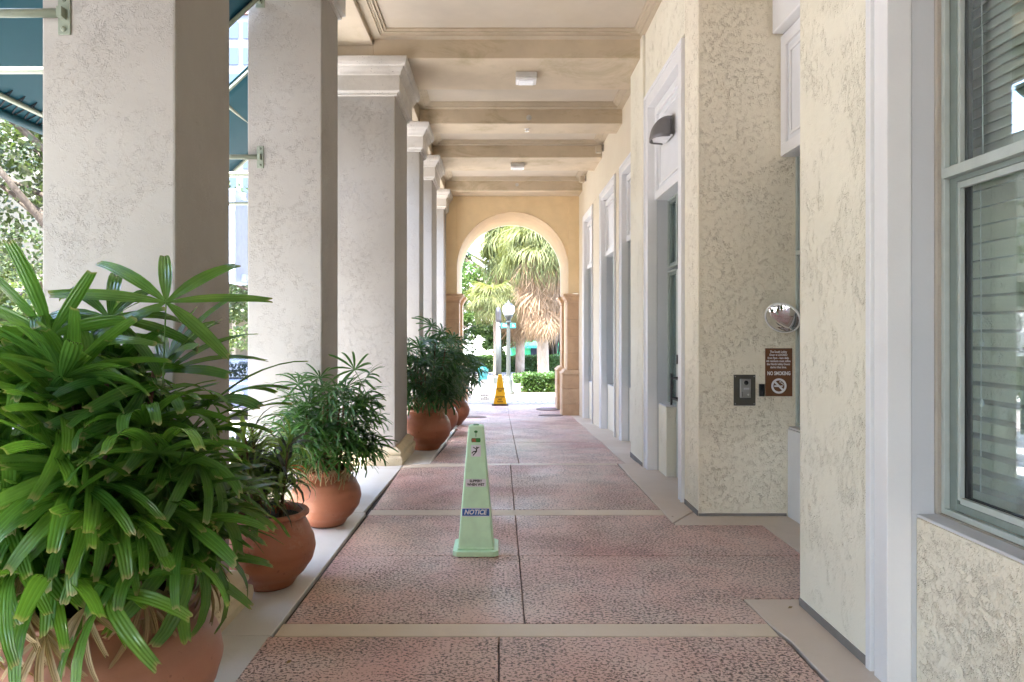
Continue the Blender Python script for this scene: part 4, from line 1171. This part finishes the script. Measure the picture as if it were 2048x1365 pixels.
t = thing('hanging_sign', 'pale blue vertical hanging panel seen between two columns', 'hanging sign', (-3.28,9.0,2.2))
MB().box(-3.42, -3.30, 8.75, 9.2, 2.20, 3.38).build('panel', M['panel_blue'], t, bevel=.01)
MB().box(-3.298, -3.24, 8.95, 9.05, 3.28, 3.36).build('bracket', M['panel_blue'], t); MB().box(-3.298, -3.24, 8.95, 9.05, 2.24, 2.32).build('bracket', M['panel_blue'], t)
MB().tube([(-3.36,9.0,3.38),(-3.36,9.0,3.6)], .012, 8).build('hanger', M['awning_metal'], t)

# street sign whose front shows reversed in the near window
t = thing('road_sign', 'white bicycles-may-use-full-lane road sign on a perforated post', 'road sign', (-5.1,12.24,g(12.24)))
zc_ = 1.54; X_, Y_ = -5.1, 12.24
MB().box(X_-.37, X_+.37, Y_-.005, Y_, zc_-.38, zc_+.38).build('sign_plate', M['sign_white'], t, bevel=.004)
MB().box(X_-.03, X_+.03, Y_+.002, Y_+.05, g(Y_)-.1, zc_+.3).build('post', M['pole'], t)
text('lettering', 'MAY USE', M['black'], (X_,Y_-.007,zc_-.09), (R(90),0,0), .17, t, .003)
text('lettering', 'FULL LANE', M['black'], (X_,Y_-.007,zc_-.26), (R(90),0,0), .17, t, .003, sx=.85)
mb = ringm(X_-.13, zc_+.12, .075, .09, Y_-.009, Y_-.007, 24); b2 = ringm(X_+.13, zc_+.12, .075, .09, Y_-.009, Y_-.007, 24); mb.add(b2.v, b2.f)
for a, b in (((-.13,.12),(-.02,.12)),((-.02,.12),(-.06,.24)),((-.06,.24),(-.13,.12)),((-.06,.22),(.07,.22)),((.07,.22),(-.02,.12)),((.06,.28),(.13,.12)),((.03,.29),(.10,.30)),((-.10,.25),(-.02,.25))):
    mb.tube([(X_+a[0],Y_-.008,zc_+a[1]),(X_+b[0],Y_-.008,zc_+b[1])], .007, 6)
mb.build('bicycle_symbol', M['black'], t)

# ------------------------------------------------------------------ cars on the street
def car(x, y, label, paint_, heading=0):
    z = g(y)-.13
    t = thing('parked_car', label, 'car', (x,y,z), 0, 'cars parked along the kerb')
    W = .90
    side = [(-2.15,.35),(-2.2,.62),(-2.12,.95),(-1.6,1.0),(-1.1,1.42),(-.3,1.5),(.5,1.45),(1.15,1.02),(1.9,.9),(2.2,.7),(2.2,.35)]
    low = [p for p in side]
    vs = []; fs = []; n = len(side)
    for s_, inset in ((-1, 0), (1, 0)):
        for (a, h) in side:
            wi = W-(.17 if h > 1.1 else (.04 if h > .9 else 0)); vs.append((x+s_*wi, y+a, z+h))
    for k in range(n):
        k2 = (k+1) % n; fs.append((k, k2, n+k2, n+k))
    fs.append(tuple(range(n-1,-1,-1))); fs.append(tuple(range(n, 2*n)))
    MB().add(vs, fs).build('body', paint_, t, bevel=.06, segs=3)
    mb = MB(); mb.add([(x-.66,y-1.68,z+1.03),(x+.66,y-1.68,z+1.03),(x+.60,y-1.17,z+1.40),(x-.60,y-1.17,z+1.40)], [(0,1,2,3)])
    mb.v = [(a, b-.035, c+.02) for a, b, c in mb.v]; o = mb.build('rear_window', M['glass_car'], t)
    MB().add([(x-.62,y-1.60,z+1.03),(x+.62,y-1.60,z+1.03),(x+.56,y-1.10,z+1.40),(x-.56,y-1.10,z+1.40)], [(0,1,2,3)]).build('window_backing', M['gasket'], t)
    for s_ in (-1, 1):
        q = x+s_*.76
        MB().add([(x+s_*(W-.06),y-1.0,z+1.03),(x+s_*(W-.06),y+1.0,z+1.03),(x+s_*(W-.155),y+.5,z+1.38),(x+s_*(W-.155),y-.7,z+1.38)], [(0,1,2,3)]).build('side_window', M['tower_glass'], t)
        MB().box(q-.13, q+.13, y-2.235, y-2.15, z+.68, z+.90).build('tail_lamp', M['tail'], t, bevel=.02)
        for yy in (-1.35, 1.4):
            mb = MB().lathe([(0,-.11),(.2,-.11),(.31,-.10),(.33,-.05),(.33,.05),(.31,.10),(.2,.11),(0,.11)], (0,0,0), 22)
            mb.v = [(c+x+s_*.80, a+y+yy, b+z+.33) for a, b, c in mb.v]; w_ = mb.build('wheel', M['tyre'], t, smooth=True)
            mb = MB().lathe([(0,.02),(.18,.0),(.21,.01)], (0,0,0), 18); mb.v = [(s_*c+x+s_*.905, a+y+yy, b+z+.33) for a, b, c in mb.v]; mb.build('rim', M['chrome'], t)
    MB().box(x-.82, x+.82, y-2.27, y-2.17, z+.32, z+.58).build('bumper', paint_, t, bevel=.04)
    MB().box(x-.26, x+.26, y-2.285, y-2.271, z+.60, z+.72).build('number_plate', M['print_white'], t)
car(-6.45, 19.2, 'dark blue parked car whose rear shows between the first two columns', M['car_blue'])
car(-6.5, 26.0, 'dark car parked farther along the kerb ahead of the blue one', M['plate'])

# ------------------------------------------------------------------ trees
def leaf_cloud(mb, centers, n, size, rg, flat=.6):
    for _ in range(n):
        c, rad = rg.choice(centers)
        while True:
            v = Vector((rg.uniform(-1,1), rg.uniform(-1,1), rg.uniform(-1,1)))
            if .2 < v.length < 1: break
        v = v.normalized()*(v.length**.45)
        p = c+Vector((v.x*rad, v.y*rad, v.z*rad*flat))
        s = size*rg.uniform(.6,1.3)
        d = Vector((rg.gauss(0,1), rg.gauss(0,1), rg.gauss(-.25,.7))).normalized(); q = d.cross(Vector((rg.gauss(0,1), rg.gauss(0,1), rg.gauss(0,1)))).normalized()
        w_ = q*s*.32; b = len(mb.v)
        mb.v += [tuple(p), tuple(p+d*s*.5+w_), tuple(p+d*s), tuple(p+d*s*.5-w_)]; mb.f.append((b,b+1,b+2,b+3)); mb.m.append(0)
def tree(name, label, base, h, crowns, nleaf, size, mat, limbs, r0, seed, flat=.7, group=None):
    rg = random.Random(seed); t = thing(name, label, 'tree', base, 0, group)
    b = Vector(base)
    mb = MB()
    tr = [b+Vector((0,0,-.2)), b+Vector((rg.uniform(-.1,.1),rg.uniform(-.1,.1),h*.35)), b+Vector((rg.uniform(-.2,.2),rg.uniform(-.2,.2),h*.7))]
    mb.tube(tr, [r0*1.25, r0, r0*.75], 12)
    ends = []
    for (c, rad) in crowns:
        c = Vector(c)
        for _ in range(limbs):
            e = c+Vector((rg.uniform(-.7,.7)*rad, rg.uniform(-.7,.7)*rad, rg.uniform(-.2,.6)*rad*flat))
            st = tr[1].lerp(tr[2], rg.uniform(.1,1)); m1 = st.lerp(e, .35)+Vector((rg.uniform(-.3,.3),rg.uniform(-.3,.3),rg.uniform(.0,.35))); m2 = st.lerp(e, .7)+Vector((rg.uniform(-.3,.3),rg.uniform(-.3,.3),rg.uniform(-.2,.3)))
            mb.tube([st,m1,m2,e], [r0*.5,r0*.36,r0*.2,r0*.06], 7)
    mb.build('trunk', M['bark'], t, smooth=True)
    cl = []
    for (c, rad) in crowns:
        for _ in range(9):
            v = Vector((rg.gauss(0,.5), rg.gauss(0,.5), rg.gauss(0,.5)*flat))*rad
            cl.append((Vector(c)+v, rad*rg.uniform(.28,.5)))
    mb = MB(); leaf_cloud(mb, cl, nleaf, size, rg, .75)
    o = mb.build('crown', mat, t)
    return t
tree('oak_tree', 'near street oak whose limb and leaves fill the gap left of the first column', (-4.95,9.2,g(9.2)-.05), 4.6,
     [((-5.0,8.9,5.3),1.2),((-6.2,9.4,4.4),1.9),((-7.0,10.6,3.9),1.7),((-6.6,12.0,3.4),1.4)], 26000, .095, M['oak_leaf'], 6, .13, 3)  # first crown is added, hidden from view, to shade the road sign
tree('oak_tree', 'street oak behind the hanging blue panel', (-5.0,18.5,g(18)-.05), 5,
     [((-5.4,17.6,3.9),1.9),((-6.6,18.6,3.4),1.8),((-5.0,20,4.8),2.0)], 11000, .13, M['oak_leaf'], 5, .2, 4)
tree('leafy_tree', 'pale sunlit tree across the street at the left edge', (-12.4,16,-.4), 4,
     [((-12.0,16,2.6),2.4),((-12.6,18.6,2.2),2.2),((-11.6,14.2,2.2),1.5)], 15000, .16, M['oak_leaf_pale'], 4, .2, 6)
tree('leafy_tree', 'sunlit tree across the street behind the parked cars', (-12.6,31,-.4), 4.5,
     [((-12.2,30,3.6),2.4),((-12.8,33,3.8),2.2)], 9000, .18, M['oak_leaf_pale'], 4, .2, 8)
tree('oak_tree', 'unseen oak added behind the viewpoint to shade the pavement', (-4.9,-1,-.05), 5,
     [((-6.0,0,4.6),2.2),((-6,-4,4.8),2.4),((-5.6,3.0,5.0),1.7)], 9000, .17, M['oak_leaf'], 4, .22, 12)  # out of view; added so its crowns shade the pavement
# banyan-like tree and green mass beyond the arch
tree('ficus_tree', 'broad ficus with twisting limbs and bright leaves behind the palm trunks', (2.9,38.2,-.5), 4.2,
     [((-2.4,38,3.3),2.3),((.1,39,3.3),2.0),((2.6,39.5,4.6),2.6),((-4.2,39.5,5.2),2.6),((-2.9,37.5,5.6),1.7),((.6,41,1.9),1.3)], 26000, .20, M['ficus_leaf'], 5, .42, 14)
rg = random.Random(77)
tf = thing('hanging_root_mass', 'curtain of thin aerial roots hanging by the right ficus trunk', 'tree roots', (2.9,37.2,-.4))
mb = MB()
for k in range(26):
    x = 2.9+rg.uniform(-.5,.5); y = 37.4+rg.uniform(-.3,.3); mb.tube([(x,y,4),(x+rg.uniform(-.1,.1),y,2),(x+rg.uniform(-.25,.25),y,-.5)], [.03,.05,.07], 6)
mb.build('aerial_root', M['bark'], tf, smooth=True)
# low bright foliage hanging at left of the arch view
tree('ficus_tree', 'slender leafy tree hanging low behind the lamp posts', (-2.6,33.5,-.5), 3.2,
     [((-2.3,33.2,2.0),1.1),((-1.2,33.4,1.6),.9),((-.3,33.8,1.15),.7),((-2.5,33.6,3.6),1.4)], 9000, .15, M['ficus_leaf'], 4, .12, 16)

def sabal(label, base, hskirt, htop, rcrown, ng, nd, seed, r0=.2, boots=True):
    rg = random.Random(seed)
    t = thing('sabal_palm', label, 'palm tree', base, 0, 'sabal palms beyond the arch')
    b = Vector(base)
    mb = MB(); pts = []; rr = []
    for k in range(13):
        u = k/12; pts.append(b+Vector((.05*math.sin(u*3+seed),.04*math.cos(u*2+seed),-.1+(htop-b.z+.1)*u))); rr.append(r0*(1.12-.15*u+.03*rg.uniform(-1,1)))
    mb.tube(pts, rr, 14); mb.build('trunk', M['palm_bark'], t, smooth=True)
    if boots:
        mb = MB()
        for k in range(60):
            a = rg.uniform(0,6.28); z = hskirt+rg.uniform(-.65,.35); d = Vector((math.cos(a), math.sin(a), 0)); s_ = Vector((-d.y, d.x, 0))*.05
            p = Vector((b.x,b.y,z))+d*r0*.9; q = p+d*.16+Vector((0,0,.22))
            mb.add([p-s_,p+s_,q+s_*.6,q-s_*.6,p-s_+d*.03-Vector((0,0,.03)),p+s_+d*.03-Vector((0,0,.03)),q+s_*.6+d*.03,q-s_*.6+d*.03], [(0,1,2,3),(4,7,6,5),(0,4,5,1),(1,5,6,2),(2,6,7,3),(3,7,4,0)])
        o = mb.build('leaf_boot', M['palm_bark'], t); o['kind'] = 'stuff'
    cz = htop
    for k in range(ng):
        az = rg.uniform(0,6.28); pitch = R(rg.uniform(-35,75)); pl = rcrown*.42*rg.uniform(.8,1.1)
        put('frond', rg.choice(SG), t, (b.x+pl*math.cos(az)*math.cos(pitch), b.y+pl*math.sin(az)*math.cos(pitch), cz+pl*math.sin(pitch)), az, pitch*.8-.35, rg.uniform(-.4,.4), rcrown/2*rg.uniform(.9,1.15))
    for k in range(nd):
        az = rg.uniform(0,6.28); u = rg.random(); pl = rcrown*.40*rg.uniform(.5,1.0)*(.45+.55*u)
        put('dead_frond', rg.choice(SD), t, (b.x+pl*math.cos(az), b.y+pl*math.sin(az), hskirt+.5+(cz-hskirt-.55)*u), az, R(rg.uniform(-92,-58)), rg.uniform(-.5,.5), rcrown/2*rg.uniform(.8,1.1))
    return t
def sabal_frond(seed, mat, droop, spread):
    return frond_mesh('sabal_frond', 34, 1.1, .026, spread, droop, .12, seed, [mat], petiole=.7, segs=5, blunt=False, fold=.8)
SG = [sabal_frond(300+k, M['palm_green'], 1.1+.3*k, R(230)) for k in range(4)]
SD = [sabal_frond(320+k, M['palm_dead'], .5+.2*k, R(110)) for k in range(4)]
sabal('tall sabal palm with a shaggy brown skirt over a smooth thin trunk', (1.05,33.6,-.48), 1.75, 5.6, 3.3, 110, 170, 5, .20)
sabal('thicker sabal palm with crossed leaf boots below its brown skirt', (1.85,29.4,-.48), 1.7, 5.0, 2.7, 90, 160, 9, .225)
sabal('small green sabal palm left of the lamp globe', (-.2,32.0,-.48), 2.4, 2.9, 1.9, 75, 10, 13, .10, False)

# hedges and planter
def hedge(label, x0, x1, y0, y1, z0, z1, n, seed, size=.075):
    rg = random.Random(seed); t = thing('hedge', label, 'hedge', ((x0+x1)/2,(y0+y1)/2,z0), 0, 'clipped hedges beyond the arch')
    MB().sweep(x0+.08, x1-.08, y0+.08, y1-.08, [(0,z0),(0,z1-.12),(-.06,z1-.07)]).build('inner_mass', M['hedge_leaf'], t)
    mb = MB()
    for _ in range(n):
        f = rg.random()
        x = rg.uniform(x0,x1); y = rg.uniform(y0,y1); z = rg.uniform(z0,z1)
        if f < .5: y = y0+rg.uniform(0,.08)
        elif f < .85: z = z1-rg.uniform(0,.09)
        else: x = (x0 if rg.random() < .6 else x1)+rg.uniform(-.04,.04)
        z += .03*math.sin(x*7)+.02*math.sin(y*9)
        p = Vector((x,y,z)); s = size*rg.uniform(.6,1.3); d = Vector((rg.gauss(0,1),rg.gauss(-.4,1),rg.gauss(.3,1))).normalized(); q = d.cross(Vector((rg.gauss(0,1),rg.gauss(0,1),rg.gauss(0,1)))).normalized()*s*.3
        b = len(mb.v); mb.v += [tuple(p),tuple(p+d*s*.5+q),tuple(p+d*s),tuple(p+d*s*.5-q)]; mb.f.append((b,b+1,b+2,b+3)); mb.m.append(0)
    mb.build('foliage', M['hedge_leaf'], t)
hedge('near clipped hedge in the brick-edged bed beside the right arch pier', .78, 2.9, 22.35, 23.6, -.40, .16, 9000, 1)
hedge('lower hedge strip behind the near hedge at the palm feet', .62, 3.4, 27.6, 28.8, -.46, -.12, 4500, 2)
hedge('long darker hedge behind both lamp posts', -1.9, 4.2, 35.2, 36.4, -.48, .32, 10000, 3, .10)
t = thing('planter_edge', 'low pink brick edging around the near hedge', 'planter', (1.8,22.2,-.48))
bm_ = MB().box(-.11, .11, -.055, .055, 0, .13).mesh('edge_brick', [M['brick_edge']])
for k in range(11):
    o = bpy.data.objects.new('brick', bm_); COL.objects.link(o); o.parent = t; o.location = (-1.06+k*.232, -.04, random.uniform(-.012,0))
for k in range(5):
    o = bpy.data.objects.new('brick', bm_); COL.objects.link(o); o.parent = t; o.location = (-1.16, .14+k*.232, random.uniform(-.012,0)); o.rotation_euler = (0,0,R(90))
MB().box(.80, 2.95, 22.26, 23.5, -.48, -.41).build('bed_soil', M['soil'], t)

# lamp posts and street name sign
def lamp_post(x, y, hz, label, globe=True):
    t = thing('street_lamp', label, 'street lamp', (x,y,-.48), 0, 'lamp posts beyond the arch')
    b = -.48
    MB().lathe([(.20,0),(.20,.08),(.15,.12),(.14,.42),(.11,.50),(.085,.56),(.078,.62)], (x,y,b), 20).build('base', M['pole'], t, smooth=True)
    mb = MB(); n = 16; vs = []; fs = []
    for u in (0, 1):
        for k in range(n*2):
            a = math.pi*k/n; r_ = (.078-.02*u)*(1 if k % 2 else .90); vs.append((x+r_*math.cos(a), y+r_*math.sin(a), b+.60+(hz-b-.60)*u))
    for k in range(n*2):
        k2 = (k+1) % (n*2); fs.append((k, k2, n*2+k2, n*2+k))
    mb.add(vs, fs); mb.build('pole', M['pole'], t)
    MB().lathe([(.06,-.01),(.10,.02),(.07,.06),(.075,.12),(.13,.20),(.15,.24),(.13,.26)], (x,y,hz), 20).build('neck', M['pole'], t, smooth=True)
    MB().lathe([(.12,.255),(.165,.30),(.195,.40),(.19,.50),(.155,.56),(.12,.57)], (x,y,hz), 24).build('globe', M['lens'], t, smooth=True)
    MB().lathe([(.165,.555),(.15,.59),(.09,.64),(.03,.67),(.02,.72),(0,.74)], (x,y,hz), 20).build('cap', M['dark_metal'], t, smooth=True)
lamp_post(.31, 22.9, 1.86, 'nearer street lamp with a white globe seen through the arch')
t = thing('signal_pole', 'second grey pole left of the globe lamp carrying the street name sign', 'pole', (-.02,27.5,-.48))
MB().lathe([(.22,0),(.22,.25),(.16,.30),(.11,.32)], (-.02,27.5,-.48), 16).build('base', M['pole'], t)
MB().tube([(-.02,27.5,-.2),(-.02,27.5,1.95)], [.115,.10], 14).build('pole', M['pole'], t, smooth=True)
MB().lathe([(.10,0),(.13,.05),(.11,.12),(.12,.35),(.09,.55),(0,.6)], (-.02,27.5,1.95), 16).build('pole_cap', M['dark_metal'], t, smooth=True)
t = thing('street_name_sign', 'small teal street name sign on the grey pole', 'street sign', (.35,27.38,1.79))
MB().sweep(.08, .66, 27.37, 27.39, [(0,1.70),(0,1.90)]).build('blade', M['teal_sign'], t, bevel=.008)
text('lettering', 'Sahaba St', M['print_white'], (.36,27.366,1.80), (R(90),0,0), .13, t, .002) if False else None
mb = MB()
for k, (a, w_, h_) in enumerate(((.16,.05,.10),(.225,.035,.07),(.27,.03,.07),(.315,.04,.075),(.37,.03,.07),(.52,.04,.07),(.57,.02,.06))): mb.box(a, a+w_, 27.362, 27.369, 1.76, 1.76+h_)
mb.build('lettering', M['print_white'], t)
MB().box(.0, .08, 27.38, 27.40, 1.78, 1.83).build('bracket', M['pole'], t)
t = thing('teal_bin', 'small teal bin near the poles beyond the arch', 'bin', (-.62,27.0,-.48))
MB().lathe([(.17,0),(.2,.5),(.22,.55),(.2,.6),(.1,.68),(0,.70)], (-.62,27.0,-.48), 18).build('body', M['teal_sign'], t, smooth=True)

# ------------------------------------------------------------------ buildings
t = thing('white_building', 'white sided building far beyond the arch behind the hedge', 'building', (-4,46,-.5))
MB().box(-14, 1.2, 46, 56, -.6, 9).build('wall', M['offwhite'], t)
mb = MB()
for k in range(56): mb.box(-13.9+k*.27, -13.87+k*.27, 45.985, 45.999, -.5, 8.9)
o = mb.build('siding_batten', M['curb'], t); o['kind'] = 'stuff'
t = thing('green_shopfront', 'bright green shopfront with house numbers behind the palm trunks', 'building', (2.4,44,-.5))
MB().box(.75, 4.6, 44.2, 50, -.6, 6).build('wall', M['green_wall'], t)
MB().box(.70, 4.7, 43.3, 44.19, .52, .68).build('canopy', M['teal_sign'], t); MB().box(.85, 2.4, 44.1, 44.19, .75, 2.2).build('sign_panel', M['offwhite'], t) if False else None
for s_, x, z in (('6', 1.3, 1.72), ('2', 1.3, 1.18), ('0', 2.25, 1.72), ('2', 2.25, 1.18)):
    text('lettering', s_, M['black'], (x,44.19,z), (R(90),0,0), .62, t, .01)
MB().box(2.0, 3.6, 44.15, 44.195, -.4, .5).build('shop_window', M['tower_glass'], t)
t = thing('arcade_building', 'cream building with arches across the street', 'building', (-16,25,-.5))
MB().box(-26, -15.2, -12, 70, 3.4, 9).build('wall', M['cream'], t)
MB().box(-26, -16.6, -12, 70, -.6, 3.4).build('wall', M['cream'], t)
for k in range(22):
    y = -10+k*3.6
    MB().sweep(-15.75, -15.3, y-.28, y+.28, [(.08,-.7),(.08,-.2),(0,-.18),(0,2.3),(.08,2.33),(.08,2.5)]).build('pillar', M['cream'], t)
    mb = MB(); n = 12; vs = []; fs = []
    ra = 1.5
    for i in range(n+1):
        a = math.pi*i/n; yy = y+1.8-ra*math.cos(a); zz = 2.5+.9*math.sin(a)*.98
        vs += [(-15.3,yy,zz),(-15.3,yy,3.41),(-15.7,yy,zz),(-15.7,yy,3.41)]
    for i in range(n):
        b = i*4; fs += [(b,b+4,b+5,b+1),(b+2,b+3,b+7,b+6),(b,b+2,b+6,b+4)]
    mb.add(vs, fs); mb.build('arch', M['cream'], t)
    MB().box(-15.205, -15.16, y+1.2, y+2.4, 4.6, 6.6).build('window', M['tower_glass'], t)
t = thing('tower_block', 'pale high-rise with pink bands glimpsed above the awnings', 'building', (-24,70,-.5))
MB().box(-34, -16, 70, 82, -.6, 45).build('wall', M['tower'], t)
MB().box(-34, -15.9, 69.8, 69.99, 24.2, 25.4).build('band', M['tower_pink'], t); MB().box(-34, -15.9, 69.8, 69.99, 33.2, 34.4).build('band', M['tower_pink'], t)
wm = MB().box(0, 1.5, -.05, 0, 0, 1.7).mesh('tower_window', [M['tower_glass']])
for i in range(9):
    for j in range(12):
        z = 10+j*2.6
        if 22.4 < z < 25.5 or 31.5 < z < 34.5: continue
        o = bpy.data.objects.new('window', wm); COL.objects.link(o); o.parent = t; o.location = (-33.4+i*1.95+24, -.01, z+.5)
for i in range(9): pass

# a few dry leaf scraps on the floor
for (x, y, rz, lab) in ((1.66,4.02,.6,'dry leaf scrap on the tan border by the near pier'),(1.50,5.98,2.1,'dry leaf scrap on the tan border by the alcove corner'),(-1.02,3.35,1.2,'dry leaf scrap by the biggest terracotta pot')):
    mb = MB(); mb.add([(x,y,.006),(x+.02*math.cos(rz)-.006*math.sin(rz),y+.02*math.sin(rz)+.006*math.cos(rz),.012),(x+.045*math.cos(rz),y+.045*math.sin(rz),.007),(x+.02*math.cos(rz)+.008*math.sin(rz),y+.02*math.sin(rz)-.008*math.cos(rz),.005)], [(0,1,2,3)])
    o = mb.build('fallen_leaf', M['leaf_dry']); tag(o, lab, 'leaf', 'dry leaf scraps')
